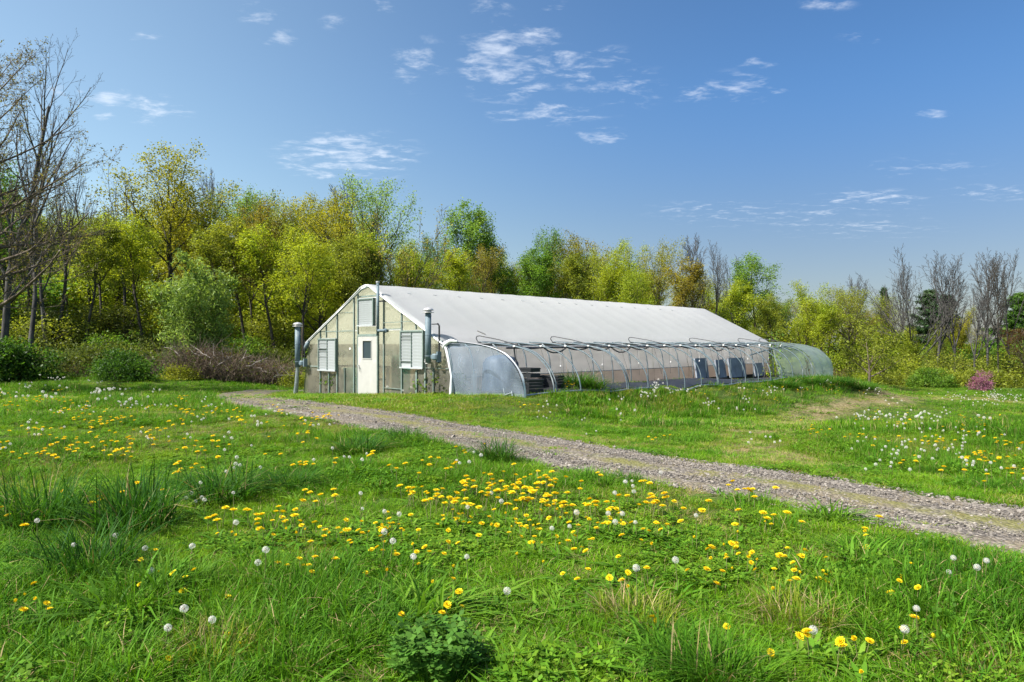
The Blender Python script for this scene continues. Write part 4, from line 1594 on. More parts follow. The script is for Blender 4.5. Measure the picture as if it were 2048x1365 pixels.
# trees one can tell apart on the skyline, from left to right
for key, px, yt, Z, leaf, name, label, wide in (
        ('big_a', -105, -25, 25, None, 'budding_tree', 'large budding grey tree reaching into the photo from beyond its left side', 1.0),
        ('bare_near', -2, 22, 33, None, 'bare_tree', 'tall bare crown standing at the left side, tops almost out of the photo', .95),
        ('fork_near', 120, 262, 44, None, 'bare_tree', 'bare forked tree just right of the dark bare trunk', .9),
        ('fork_near', 62, 195, 37, None, 'bare_tree', 'forked bare tree between the left side and the dark bare trunk', .9),
        ('bare_near', 182, 305, 52, None, 'bare_tree', 'bare tree between the dark bare trunk and the forked bare tree', .9),
        ('maple_b', 12, 335, 42, 'green', 'leafy_tree', 'dark green tree behind the bare budding branches at the left side', .8),
        ('bare_nearer', 97, 262, 41, None, 'bare_tree', 'bare dark trunked tree between the budding tree and the leaning one', .85),
        ('bare_nearer', 140, 300, 50, None, 'bare_tree', 'thin bare grey tree just right of the dark bare trunk', .7),
        ('fork_near', 250, 300, 49, None, 'bare_tree', 'forked dark tree with bare top left of the tall golden tree', .9),
        ('maple_a', 225, 420, 52, 'lime', 'leafy_tree', 'lower yellow-green tree between the forked bare tree and the golden one', .8),
        ('oak_a', 335, 300, 54, 'gold', 'leafy_tree', 'tallest golden tree, standing proud of the wood on the left', 1.05),
        ('maple_a', 385, 385, 57, 'gold', 'leafy_tree', 'golden tree at the right shoulder of the tallest golden tree', .7),
        ('oak_b', 430, 378, 60, 'gold', 'leafy_tree', 'golden green tree filling the skyline right of the tallest one', 1.0),
        ('oak_a', 492, 392, 63, 'fresh', 'leafy_tree', 'pale tree behind the thin pale one on the left skyline', .95),
        ('oak_b', 556, 384, 62, 'olive', 'leafy_tree', 'olive skyline tree right of the thin rust tree', .95),
        ('oak_c', 610, 388, 62, 'gold', 'leafy_tree', 'golden skyline tree left of the gold topped one', .95),
        ('bare_a', 420, 335, 63, None, 'bare_tree', 'bare twiggy top showing just right of the golden tree', .6),
        ('sparse_a', 468, 372, 60, 'fresh', 'leafy_tree', 'thin pale green tree with gaps, right of the golden tree', .75),
        ('sparse_b', 528, 372, 57, 'rust', 'leafy_tree', 'thin rust tinged tree with sky showing through its crown', .85),
        ('oak_c', 505, 440, 50, 'rust', 'leafy_tree', 'brownish leafy tree in front of the thin rust tree', .75),
        ('oak_b', 590, 398, 56, 'olive', 'leafy_tree', 'olive tree in the middle of the left wood', .75),
        ('maple_a', 640, 455, 46, 'lime', 'leafy_tree', 'broad lime green tree leaning over behind the left flue', 1.0),
        ('oak_a', 652, 378, 60, 'gold', 'leafy_tree', 'gold topped tree behind the broad lime tree', .7),
        ('bare_b', 692, 362, 62, None, 'bare_tree', 'bare branched tree poking up behind the gold topped tree', .8),
        ('oak_c', 745, 362, 58, 'fresh', 'leafy_tree', 'high pale green crown above the greenhouse gable', .85),
        ('sparse_a', 700, 400, 53, 'gold', 'leafy_tree', 'thin golden tree below the high pale green crown', .9),
        ('vase_leaf', 795, 405, 50, 'rust', 'leafy_tree', 'open vase shaped tree with few orange leaves above the gable', .72),
        ('maple_b', 735, 500, 47, 'olive', 'leafy_tree', 'low olive tree directly behind the gable peak', .9),
        ('oak_c', 850, 468, 56, 'green', 'leafy_tree', 'short green tree left of the tall slim one', .7),
        ('slim_b', 897, 405, 62, 'fresh', 'leafy_tree', 'tall slim pale green tree standing alone above the roof', 1.15),
        ('maple_a', 1000, 432, 62, 'green', 'leafy_tree', 'bright green tree right of the tall slim tree', .72),
        ('oak_c', 960, 490, 56, 'rust', 'leafy_tree', 'brown tinged tree in front of the bright green one', .7),
        ('maple_b', 1075, 460, 63, 'green', 'leafy_tree', 'second bright green tree, a step lower than its left neighbour', .65),
        ('oak_b', 1125, 462, 62, 'gold', 'leafy_tree', 'gold brown tree above the middle of the white roof', .62),
        ('sparse_a', 1180, 462, 64, 'rust', 'leafy_tree', 'wispy gold brown tree where the wood dips above the roof', .8),
        ('maple_a', 1225, 490, 60, 'lime', 'leafy_tree', 'lime tree in the dip of the wood above the roof', .6),
        ('oak_a', 1268, 482, 63, 'lime', 'leafy_tree', 'yellow-green tree left of the bare pair above the roof', .62),
        ('oak_b', 1318, 482, 64, 'gold', 'leafy_tree', 'golden tree beside the bare pair above the roof end', .58),
        ('maple_b', 1290, 545, 56, 'lime', 'leafy_tree', 'low rounded lime tree just over the roof ridge', .75),
        ('bare_a', 1388, 468, 62, None, 'bare_tree', 'taller of the bare pair of trees above the roof end', .8),
        ('fork_a', 1425, 478, 63, None, 'bare_tree', 'spreading bare tree right of the tall bare one above the roof end', .75),
        ('fork_b', 1470, 505, 64, None, 'bare_tree', 'leaning bare tree left of the umbrella crowned tree', .75),
        ('slim_a', 1512, 505, 63, 'green', 'leafy_tree', 'umbrella crowned green tree on thin stems above the far hoops', 1.2),
        ('maple_a', 1600, 560, 58, 'lime', 'leafy_tree', 'dense lime tree right of the umbrella crowned tree', .78),
        ('oak_b', 1655, 572, 62, 'gold', 'leafy_tree', 'gold edged tree behind the dense lime tree', .7),
        ('oak_c', 1700, 575, 58, 'olive', 'leafy_tree', 'olive tree over the far end of the hoop tunnel', 1.0),
        ('bare_a', 1715, 548, 64, None, 'bare_tree', 'faint bare twigs above the olive tree', .7),
        ('round_a', 1738, 640, 47, 'olive', 'leafy_tree', 'round crowned small tree with a single trunk at the meadow edge', 1.0),
        ('vase_a', 1838, 492, 56, None, 'bare_tree', 'widest bare vase shaped tree on the right', 1.25),
        ('fork_a', 1872, 500, 58, None, 'bare_tree', 'bare tree with straight rising limbs, right of the wide vase', 1.05),
        ('bare_a', 1808, 525, 57, None, 'bare_tree', 'slender bare tree within the wide vase on its left', .55),
        ('fork_b', 1912, 505, 57, None, 'bare_tree', 'tall bare tree left of the gap on the right', 1.0),
        ('fork_b', 1950, 556, 52, None, 'bare_tree', 'lower bare tree leaning left beside the pink bush', 1.0),
        ('bare_a', 1972, 500, 54, None, 'bare_tree', 'tall straight bare tree above the pink bush', .85),
        ('bare_b', 1996, 505, 52, None, 'bare_tree', 'thick trunked bare tree just right of the pink bush', .5),
        ('fork_a', 2018, 495, 55, None, 'bare_tree', 'rightmost tall bare tree, in front of the pine', .9),
        ('sparse_b', 1880, 640, 60, 'olive', 'leafy_tree', 'thin olive tree under the bare right-hand trees', .9),
        ('maple_a', 1925, 615, 64, 'gold', 'leafy_tree', 'yellow tree glimpsed behind the leaning bare tree', .7),
        ('maple_b', 1820, 655, 56, 'lime', 'leafy_tree', 'lime tree low behind the round crowned tree', .9),
        ('oak_c', 2060, 655, 45, 'copper', 'leafy_tree', 'copper brown tree at the right side of the wood', 1.25)):
    tree(key, px, yt, Z, leaf, label, name, wide=wide, bark=None if name != 'leafy_tree' else 'dark' if px < 1000 else 'tan')

# the willow-like tree beside the drive
tree('willow_a', 400, 508, 39, 'willow', 'soft pale green willowy tree in front of the left wood', 'willow_tree', wide=.85, bark='tan')

# names of what can be found from the photo, used to say where lesser trees stand
HANDLE = [(-60, 'the budding tree'), (97, 'the dark bare trunk'), (250, 'the forked bare tree'), (335, 'the tallest golden tree'), (405, 'the willowy tree'), (468, 'the thin pale tree'),
          (528, 'the thin rust tree'), (590, 'the left flue'), (652, 'the gold topped tree'), (735, 'the gable peak'), (797, 'the open vase tree'), (897, 'the tall slim tree'),
          (1000, 'the bright green tree'), (1125, 'the middle of the roof'), (1225, 'the dip in the wood'), (1300, 'the roof ridge end'), (1400, 'the bare pair'), (1512, 'the umbrella crowned tree'),
          (1600, 'the dense lime tree'), (1665, 'the tunnel end'), (1738, 'the round crowned tree'), (1838, 'the widest bare vase'), (1905, 'the dark pines'), (1965, 'the pink bush'), (2045, 'the copper tree')]
HUE = {'muted': 'dull green', 'lime': 'yellow-green', 'olive': 'olive', 'gold': 'golden', 'green': 'green', 'rust': 'rust tinged', 'fresh': 'pale green'}
USED = {}


def where(px):
    hx, nm = min(HANDLE, key=lambda q: abs(q[0] - px))
    return nm, 'left of' if px < hx - 9 else 'right of' if px > hx + 9 else 'straight behind'


def say(fmt, px, hue, group):
    nm, side = where(px)
    lab = fmt.format(hue=hue, side=side, nm=nm)
    USED.setdefault(lab, 0)
    USED[lab] += 1
    return lab


# straight dark trunks that stand in front of the wood, crowns thin and high
for px, Z, yt, key, leaf in ((165, 43, 440, 'slim_b', 'olive'), (205, 47, 420, 'slim_b', 'lime'), (290, 45, 430, 'slim_b', 'lime'), (455, 44, 450, 'slim_b', 'olive'), (497, 46, 430, 'slim_b', 'olive'),
                             (556, 45, 450, 'slim_b', 'lime'), (604, 43, 470, 'slim_a', 'lime'), (700, 47, 470, 'slim_a', 'olive'), (765, 49, 470, 'slim_b', 'lime'), (835, 52, 500, 'slim_a', 'lime'),
                             (935, 54, 500, 'slim_b', 'lime'), (1045, 56, 500, 'slim_b', 'green'), (1165, 57, 510, 'slim_b', 'olive'), (1255, 57, 520, 'slim_b', 'lime'), (1350, 58, 520, 'slim_b', 'rust'),
                             (1450, 58, 560, 'slim_b', 'lime'), (1560, 56, 590, 'slim_b', 'olive'), (1640, 56, 600, 'slim_b', 'lime'), (-40, 42, 380, 'slim_b', 'olive'), (55, 44, 430, 'slim_a', 'olive')):
    tree(key, px, yt, Z, leaf, say('dark trunk with thin {hue} crown, {side} {nm}', px, HUE[leaf], ''), 'leafy_tree', 'dark trunks at the front of the wood', wide=1.25, bark='dark')

# deeper rows of the wood
kinds = [('oak_a', 'lime'), ('maple_a', 'olive'), ('maple_b', 'lime'), ('oak_b', 'gold'), ('oak_c', 'green'), ('maple_a', 'lime'), ('sparse_a', 'rust')]
sky = [(-300, 330), (0, 370), (150, 420), (250, 430), (330, 400), (450, 430), (560, 430), (700, 430), (800, 470), (860, 505), (1000, 500), (1150, 505), (1300, 525), (1420, 560),
       (1500, 590), (1600, 590), (1750, 610), (1800, 655), (1900, 665), (1990, 655), (2150, 620), (2400, 600)]
for row, (Z, step, dy) in enumerate(((67, 50, 8), (80, 58, -4))):
    px = -170 + row * 17
    while px < 2230:
        yt = np.interp(px, *zip(*sky)) + dy + random.uniform(-6, 28)
        kk = kinds[int(random.random() * len(kinds))]
        q = px + random.uniform(-14, 14)
        tree(kk[0], q, yt, Z + random.uniform(-3, 4), kk[1], say(('nearer' if row == 0 else 'deepest') + ' hidden {hue} tree, {side} {nm}', q, HUE[kk[1]], ''),
             'leafy_tree', 'trees in the depth of the wood', wide=random.uniform(.7, .95), bark='dark')
        px += step * random.uniform(.8, 1.25)
# undergrowth saplings along the wood edge
edge = [(-250, 37), (60, 42), (180, 46), (330, 47), (560, 48), (760, 50), (1000, 54), (1200, 56), (1420, 56), (1600, 54), (1720, 52.5), (1850, 55), (2000, 53), (2250, 47)]
px = -160
while px < 2210:
    for rep_ in range(3 if px < 720 else 2):
        Z = np.interp(px, *zip(*edge)) + rep_ * 7.5 + random.uniform(-1.5, 2.0)
        q = px + random.uniform(-12, 12)
        x = (q - 1024) / FPX * Z
        hgt = random.uniform(2.0, 4.2) * (1.0, 1.3, 1.7)[rep_] * (.75 if px > 1730 else 1)
        yt = HZ - (h1(x, Z) + hgt - EYE) / Z * FPX
        lf = random.choice(['lime', 'olive', 'lime', 'green', 'olive'] if rep_ or px > 620 else ['olive', 'lime', 'olive', 'muted'])
        tree('under_a' if random.random() < .5 else 'under_b', q, yt, Z, lf, say(('low front', 'taller second row', 'rear')[rep_] + ' {hue} sapling, {side} {nm}', q, HUE[lf], ''),
             'sapling', 'saplings at the foot of the wood', wide=random.uniform(.95, 1.35), bark='dark')
    px += random.uniform(52, 80)


# pines
def make_pine(seed, hgt):
    r = random.Random(seed)
    g = np.random.default_rng(seed)
    t = Tree(seed, SPEC['oak'])
    t.tube([Vector((0, 0, -.4)), Vector((.05, 0, hgt * .5)), Vector((0, .05, hgt))], [.2, .13, .03], 7)
    C = []
    z = hgt * .35
    while z < hgt:
        f = (z - hgt * .35) / (hgt * .65)
        for q in range(5):
            az = r.uniform(0, 6.28)
            L = (2.6 * (1 - f) ** .75 + .35) * r.uniform(.6, 1.15)
            d = Vector((math.cos(az), math.sin(az), .12))
            e = Vector((0, 0, z)) + d * L
            e.z += .12 * L
            t.tube([Vector((0, 0, z)), Vector((0, 0, z)) + d * L * .6, e], [.04, .025, .01], 4)
            for w in range(int(6 + 9 * L)):
                s = r.uniform(.3, 1.05)
                c = Vector((0, 0, z)).lerp(e, s)
                C.append((c.x, c.y, c.z))
        z += hgt * .035
    C = np.repeat(np.array(C), 7, axis=0)
    C = C + g.normal(0, .20, C.shape) * np.array([1, 1, .55])
    V, Q = leaf_quads(g, C, .11, 0, 3.2)
    PROTO['pine%d' % seed] = (np_mesh('trunk', t.V, t.Q, mats=[BARK['dark']], smooth=True), np_mesh('crown', V, Q, mats=[LEAF['pine']]), hgt)


make_pine(1, 10)
make_pine(2, 9)
tree('pine1', 1858, 582, 72, None, 'dark pine behind the bare vase shaped tree', 'pine_tree', wide=.8)
tree('pine2', 1893, 592, 74, None, 'second dark pine, close against the first behind the bare trees', 'pine_tree', wide=.62)
tree('oak_c', 1782, 588, 63, 'olive', 'olive tree half hiding the lone pine top', 'leafy_tree', wide=.8, bark='tan')
tree('pine2', 1768, 578, 78, None, 'lone dark pine top over the round crowned tree', 'pine_tree', wide=.34)
tree('pine1', 2040, 588, 66, 'deep', 'green pine at the right side behind the bare trees', 'pine_tree', wide=1.05)


# ------------------------------------------------------------------ shrubs
def shrub_mesh(seed, w, d, h, n_cl, per, size, leaf, cl=.22, longish=1.5, stems=16, sleaf=None):
    g = np.random.default_rng(seed)
    C = []
    while len(C) < n_cl:
        p = g.uniform(-1, 1, 3)
        p[2] = abs(p[2])
        q = np.linalg.norm(p)
        if q > 1 or q < .45:
            continue
        lump = .55 + .85 * vnoise(p[0] * 2.3 + seed, p[1] * 2.3 + p[2] * 1.9, 1.0, seed % 7)
        C.append(p * lump * np.array([w, d, h]))
    C = np.array(C)
    P = np.repeat(C, per, axis=0) + g.normal(0, cl, (n_cl * per, 3)) * np.array([1, 1, .7])
    P[:, 2] = np.maximum(P[:, 2], .03)
    V, Q = leaf_quads(g, P, size, 0, longish)
    b = MB()
    for q in range(stems):
        e = Vector(C[g.integers(len(C))])
        s = Vector((e.x * .2, e.y * .2, -.2))
        m = s.lerp(e, .5) + Vector((0, 0, .1 * h))
        b.tube([s, m, e], [.03, .02, .008], 5, False)
    return np_mesh('foliage', V, Q, mats=[LEAF[leaf]]), b.mesh('stem', BARK['tan'], True)


SHRUB = {'deep1': shrub_mesh(3, 1.9, 1.3, 1.9, 200, 50, .075, 'deep', .2, stems=30), 'deep2': shrub_mesh(4, 2.6, 1.4, 1.7, 230, 50, .075, 'deep', .2, stems=30),
         'pale': shrub_mesh(5, 1.7, 1.2, 1.3, 110, 36, .075, 'lime', .25), 'olive': shrub_mesh(6, 1.3, 1.1, 1.0, 90, 40, .07, 'olive', .22),
         'pink': shrub_mesh(7, .95, .85, 1.35, 190, 16, .055, 'pink', .13, stems=40), 'twig': shrub_mesh(8, 1.5, 1.2, 1.1, 60, 12, .06, 'bramble', .25, stems=60)}


def shrub(key, px, Z, k_, label, name='shrub', group=None, leaf=None, kz=1., z_off=0.):
    x = (px - 1024) / FPX * Z
    o = thing(name, label, 'bush' if name != 'sapling' else 'tree', (x, Z, h1(x, Z) + z_off), random.uniform(-.4, .4), group)
    o.scale = (k_, k_, k_ * kz)
    f, s = SHRUB[key]
    a = link('foliage', f, o)
    if leaf:
        a.material_slots[0].link = 'OBJECT'
        a.material_slots[0].material = LEAF[leaf]
    link('stem', s, o)
    return o


shrub('deep1', 22, 32.5, 1.1, 'dark green rounded shrub at the left side of the meadow')
shrub('deep1', -70, 31.5, 1.2, 'dark green shrub half outside the left of the photo')
shrub('deep2', 245, 33.4, .82, 'broad dark green shrub at the meadow edge left of the brush pile')
shrub('pale', 140, 35.8, .95, 'pale yellow-green shrub between the two dark green shrubs', leaf='muted')
shrub('pale', 195, 37.5, 1.15, 'taller pale shrub behind the broad dark one', leaf='muted')
shrub('pale', 80, 37.5, 1.0, 'pale shrub behind the dark rounded shrub at the left side', leaf='muted')
shrub('pale', 275, 38, 1.1, 'pale shrub behind the broad dark shrub on its right', leaf='muted')
shrub('twig', 155, 34.2, .6, 'low brown twiggy heap in the gap between the dark shrubs')
shrub('olive', 355, 34.6, .7, 'small olive bush at the foot of the brush pile on its left')
shrub('olive', 590, 35.5, .75, 'olive bush between the brush pile and the left flue')
shrub('pale', 520, 40, 1.0, 'pale bush behind the brush pile', leaf='muted')
shrub('pale', 440, 41, 1.1, 'pale bush under the willowy tree', leaf='olive')
shrub('pink', 1965, 47.5, .86, 'bright pink blossoming bush at the foot of the right-hand wood', 'redbud')
shrub('deep2', 1865, 50, .8, 'dark green bush under the bare trees on the right', leaf='green')
for i, px in enumerate(range(1640, 2240, 38)):
    shrub('olive' if i % 3 else 'pale', px + random.uniform(-12, 12), 50.5 + random.uniform(-1, 3), random.uniform(.8, 1.3), say('low leafy bush under the right-hand wood, {side} {nm}', px, '', ''),
          group='bushes under the right-hand wood', leaf=random.choice(['olive', 'lime', 'bramble', 'olive']))
for i, px in enumerate(range(-120, 640, 84)):
    shrub('pale' if i % 2 else 'olive', px + random.uniform(-15, 15), 42.5 + random.uniform(-1.5, 2.5), random.uniform(.7, 1.2), say('low leafy bush under the left wood, {side} {nm}', px, '', ''),
          group='bushes under the left wood', leaf=random.choice(['muted', 'green', 'muted']))


# brush piles: tangles of cut twigs with bleached limbs on top
def brush(px, Z, w, d, h, n, label, n_dead):
    x = (px - 1024) / FPX * Z
    o = thing('brush_pile', label, 'brush pile', (x, Z, h1(x, Z)), 0)
    r = random.Random(px)
    t = Tree(px, SPEC['oak'])
    for q in range(n):
        a, rr = r.uniform(0, 6.28), math.sqrt(r.random())
        p = Vector((math.cos(a) * rr * w, math.sin(a) * rr * d, 0))
        top = h * (1.05 - rr ** 2 * .75) * r.uniform(.4, 1.15)
        dd = Vector((r.gauss(0, .5), r.gauss(0, .5), 1)).normalized()
        L = top / max(.35, dd.z)
        m1 = p + dd * L * .5 + Vector((r.gauss(0, .08), r.gauss(0, .08), 0))
        e = p + dd * L + Vector((r.gauss(0, .18), r.gauss(0, .18), 0))
        t.tube([p, m1, e], [.014, .011, .005], 3)
        for s in range(2):
            q0 = p.lerp(e, r.uniform(.4, .9))
            t.tube([q0, q0 + Vector((r.gauss(0, .2), r.gauss(0, .2), r.uniform(0, .3)))], [.008, .004], 3)
    link('twigs', np_mesh('twigs', t.V, t.Q, mats=[BARK['scrub']]), o, kind='stuff')
    g = np.random.default_rng(px)
    P = np.c_[g.normal(0, w * .5, 1500), g.normal(0, d * .5, 1500), g.uniform(0.02, h * .75, 1500)]
    V, Q = leaf_quads(g, P, .05, 0, 1.6)
    P2 = np.c_[g.normal(0, w * .55, 900), g.normal(-d * .3, d * .4, 900), g.uniform(0.02, h * .55, 900)]
    V2, Q2 = leaf_quads(g, P2, .06, 0, 1.6)
    link('ground_leaves', np_mesh('ground_leaves', V2, Q2, mats=[LEAF['muted']]), o, kind='stuff')
    link('dry_leaves', np_mesh('dry_leaves', V, Q, mats=[LEAF['bramble']]), o, kind='stuff')
    for q in range(n_dead):
        t = Tree(px + q, SPEC['oak'])
        p = Vector((r.uniform(-.9, .9) * w, r.uniform(-.9, -.1) * d, h * r.uniform(.25, .6)))
        dd = Vector((r.gauss(0, .8), r.gauss(0, .3), r.uniform(.1, .9))).normalized()
        pts, rad = [p], [.028]
        for s in range(4):
            dd = (dd + Vector((r.gauss(0, .3), r.gauss(0, .2), r.gauss(0, .25)))).normalized()
            pts.append(pts[-1] + dd * r.uniform(.2, .4))
            rad.append(rad[-1] * .75)
        t.tube(pts, rad, 5)
        for s in range(2):
            q0 = pts[r.choice((1, 2, 3))]
            t.tube([q0, q0 + Vector((r.gauss(0, .3), r.gauss(0, .15), r.gauss(.1, .25)))], [.016, .006], 4)
        link('dead_limb', np_mesh('dead_limb', t.V, t.Q, mats=[BARK['dead']]), o)


brush(375, 35.6, 1.9, 1.0, 2.1, 520, 'left brown brush pile of cut twigs, next to the broad dark shrub', 3)
brush(450, 36.0, 2.0, 1.1, 1.9, 560, 'middle brown brush pile with most of the bleached limbs', 8)
brush(535, 36.2, 2.0, 1.0, 1.5, 480, 'right brown brush pile, lowest, towards the left flue', 4)

# ------------------------------------------------------------------ grass
GCOL = dict(trans=.40, rough=.6, spec=.14, isl=.34)
GM = {
    'lawn': leaf_mat('lawn_blades', [(0.072, 0.192, 0.005), (0.122, 0.267, 0.008), (0.196, 0.329, 0.013)], world_scale=.55, **GCOL),
    'tall': leaf_mat('tall_blades', [(0.042, 0.136, 0.007), (0.072, 0.192, 0.010), (0.122, 0.254, 0.016)], world_scale=.8, **GCOL),
    'weed': leaf_mat('weed_leaves', [(0.064, 0.167, 0.011), (0.101, 0.223, 0.018), (0.159, 0.273, 0.027)], world_scale=.9, **GCOL),
    'clover': leaf_mat('clover_leaves', [(0.064, 0.174, 0.011), (0.106, 0.229, 0.014), (0.180, 0.285, 0.020)], world_scale=.9, **GCOL),
    'tuss': leaf_mat('tussock_blades', [(.024, .088, .009), (.042, .128, .013), (.085, .185, .02)], world_scale=1.2, **GCOL),
    'clump': leaf_mat('dark_clover_leaves', [(.030, .095, .013), (.052, .145, .018), (.09, .20, .028)], world_scale=3., **GCOL),
    'yellow': leaf_mat('yellowish_blades', [(0.138, 0.217, 0.011), (0.201, 0.267, 0.018), (0.265, 0.285, 0.041)], world_scale=.9, **GCOL),
    'dry': leaf_mat('dry_straw', [(.24, .18, .08), (.33, .26, .13), (.22, .19, .07)], world_scale=1.5, trans=.2, rough=.7, spec=.15, isl=.3),
}


def blades(name, seed, n, rad, h0, h1_, w, lean, mat, seg=2, flat=False, dry=0., mat2=None):
    g = np.random.default_rng(seed)
    a, r = g.uniform(0, 6.283, n), rad * np.sqrt(g.random(n))
    base = np.c_[np.cos(a) * r, np.sin(a) * r, np.full(n, -.015)]
    hh = g.uniform(h0, h1_, n)
    az = a + g.normal(0, .9, n)
    ld = np.c_[np.cos(az), np.sin(az), np.zeros(n)]
    wd = np.c_[-np.sin(az + g.normal(0, .5, n)), np.cos(az), np.zeros(n)]
    ln = np.abs(g.normal(lean, lean * .5, n))
    ww = w * g.uniform(.6, 1.3, n)
    if seg == 1:
        fr, wf = [0, 1], [1, 0]
    elif seg == 2:
        fr, wf = [0, .5, 1], [1, .8, 0]
    else:
        fr, wf = [0, .35, .7, 1], ([.35, 1, .8, 0] if flat else [.9, 1, .7, 0])
    V = np.zeros((n, 2 * len(fr) - 1, 3))
    for i, (f, q) in enumerate(zip(fr, wf)):
        c = base + ld * (ln * hh * f ** 1.7)[:, None] + np.array([0, 0, 1]) * (hh * (f - .38 * np.minimum(ln, 1.6) * f ** 2.3))[:, None]
        if i < len(fr) - 1:
            V[:, 2 * i] = c - wd * (ww * q * .5)[:, None]
            V[:, 2 * i + 1] = c + wd * (ww * q * .5)[:, None]
        else:
            V[:, 2 * i] = c
    m = V.shape[1]
    o = np.arange(n)[:, None] * m
    Q = np.concatenate([o + np.array([[2 * i, 2 * i + 1, 2 * i + 3, 2 * i + 2]]) for i in range(len(fr) - 2)]) if len(fr) > 2 else None
    i = 2 * (len(fr) - 2)
    T = o + np.array([[i, i + 1, i + 2]])
    me = np_mesh(name, V.reshape(-1, 3), Q, T, mats=[mat] + ([mat2] if mat2 else []))
    if mat2 and dry > 0:
        d = (g.random(n) < dry).astype(np.int32)
        mi = np.concatenate([np.tile(d, len(fr) - 2), d]) if len(fr) > 2 else d
        me.polygons.foreach_set('material_index', mi)
    return me


def trefoils(name, seed, n, rad, h0, h1_, size, mat):
    g = np.random.default_rng(seed)
    V, Q = [], []
    for q in range(n):
        a, r = g.uniform(0, 6.283), rad * math.sqrt(g.random())
        c = np.array([math.cos(a) * r, math.sin(a) * r, g.uniform(h0, h1_)])
        s = size * g.uniform(.6, 1.3)
        rx, ry = g.normal(0, .35, 2)
        for l in range(3):
            b = a + l * 2.09 + g.normal(0, .15)
            u, v = np.array([math.cos(b), math.sin(b), rx * math.cos(b) + ry * math.sin(b) + .12]), np.array([-math.sin(b), math.cos(b), -rx * math.sin(b) + ry * math.cos(b)])
            i = len(V)
            V += [c, c + u * s * .55 - v * s * .42, c + u * s, c + u * s * .55 + v * s * .42]
            Q.append((i, i + 1, i + 2, i + 3))
        i = len(V)
        V += [np.array([c[0] * .7, c[1] * .7, -.01]), np.array([c[0] * .7 + .003, c[1] * .7, -.01]), c + [.002, 0, 0], c]
        Q.append((i, i + 1, i + 2, i + 3))
    return np_mesh(name, V, Q, mats=[mat])


NEAR = [blades('lawn_tuft', 1, 110, .14, .05, .12, .0038, .45, GM['lawn'], 2, dry=.05, mat2=GM['dry']),
        blades('lawn_tuft', 2, 110, .15, .06, .15, .0040, .55, GM['lawn'], 2, dry=.05, mat2=GM['dry']),
        blades('lawn_tuft', 3, 70, .12, .05, .11, .005, .7, GM['lawn'], 2, dry=.08, mat2=GM['dry']),
        blades('meadow_tuft', 4, 60, .13, .08, .20, .0055, .6, GM['tall'], 3, dry=.04, mat2=GM['dry']),
        blades('meadow_tuft', 5, 50, .12, .10, .22, .007, .8, GM['tall'], 3, dry=.05, mat2=GM['dry']),
        blades('yellow_tuft', 6, 70, .14, .04, .11, .005, .7, GM['yellow'], 2, dry=.22, mat2=GM['dry']),
        blades('dry_tuft', 7, 46, .16, .03, .10, .0045, 1.2, GM['dry'], 2),
        blades('weed_tuft', 8, 16, .09, .06, .15, .017, 1.1, GM['weed'], 3, True),
        blades('weed_tuft', 9, 22, .11, .06, .14, .018, 1.4, GM['weed'], 3, True),
        trefoils('clover_tuft', 10, 60, .17, .03, .09, .022, GM['clover'])]
FAR = [blades('lawn_tuft', 21, 60, .30, .06, .14, .012, .5, GM['lawn'], 1, dry=.05, mat2=GM['dry']),
       blades('lawn_tuft', 22, 60, .30, .07, .16, .012, .6, GM['lawn'], 1, dry=.06, mat2=GM['dry']),
       blades('meadow_tuft', 23, 54, .28, .10, .24, .013, .6, GM['tall'], 2, dry=.04, mat2=GM['dry']),
       blades('yellow_tuft', 24, 60, .30, .05, .12, .012, .7, GM['yellow'], 1, dry=.22, mat2=GM['dry']),
       blades('dry_tuft', 25, 40, .32, .03, .10, .010, 1.2, GM['dry'], 1),
       blades('weed_tuft', 26, 34, .26, .06, .16, .04, 1.1, GM['weed'], 2, True)]


def sector(r0, r1, dens, half=R(43)):
    n = int(half * (r1 * r1 - r0 * r0) * dens)
    rr = np.sqrt(RNG.uniform(r0 * r0, r1 * r1, n))
    th = RNG.uniform(-half, half, n)
    return np.c_[rr * np.sin(th), rr * np.cos(th)]


def fields(P):
    x, y = P[:, 0], P[:, 1]
    s, b = road_pos(x, y)
    t, l = to_local(x, y)
    return dict(side=s, road=b, wear=wear(x, y), bank=bank(x, y), t=t, l=l,
                tall=fbm(x, y, .55, 21, 3), spec=fbm(x, y, .8, 31, 3), yel=fbm(x, y, .45, 41, 3), hv=fbm(x, y, 1.3, 51, 2))


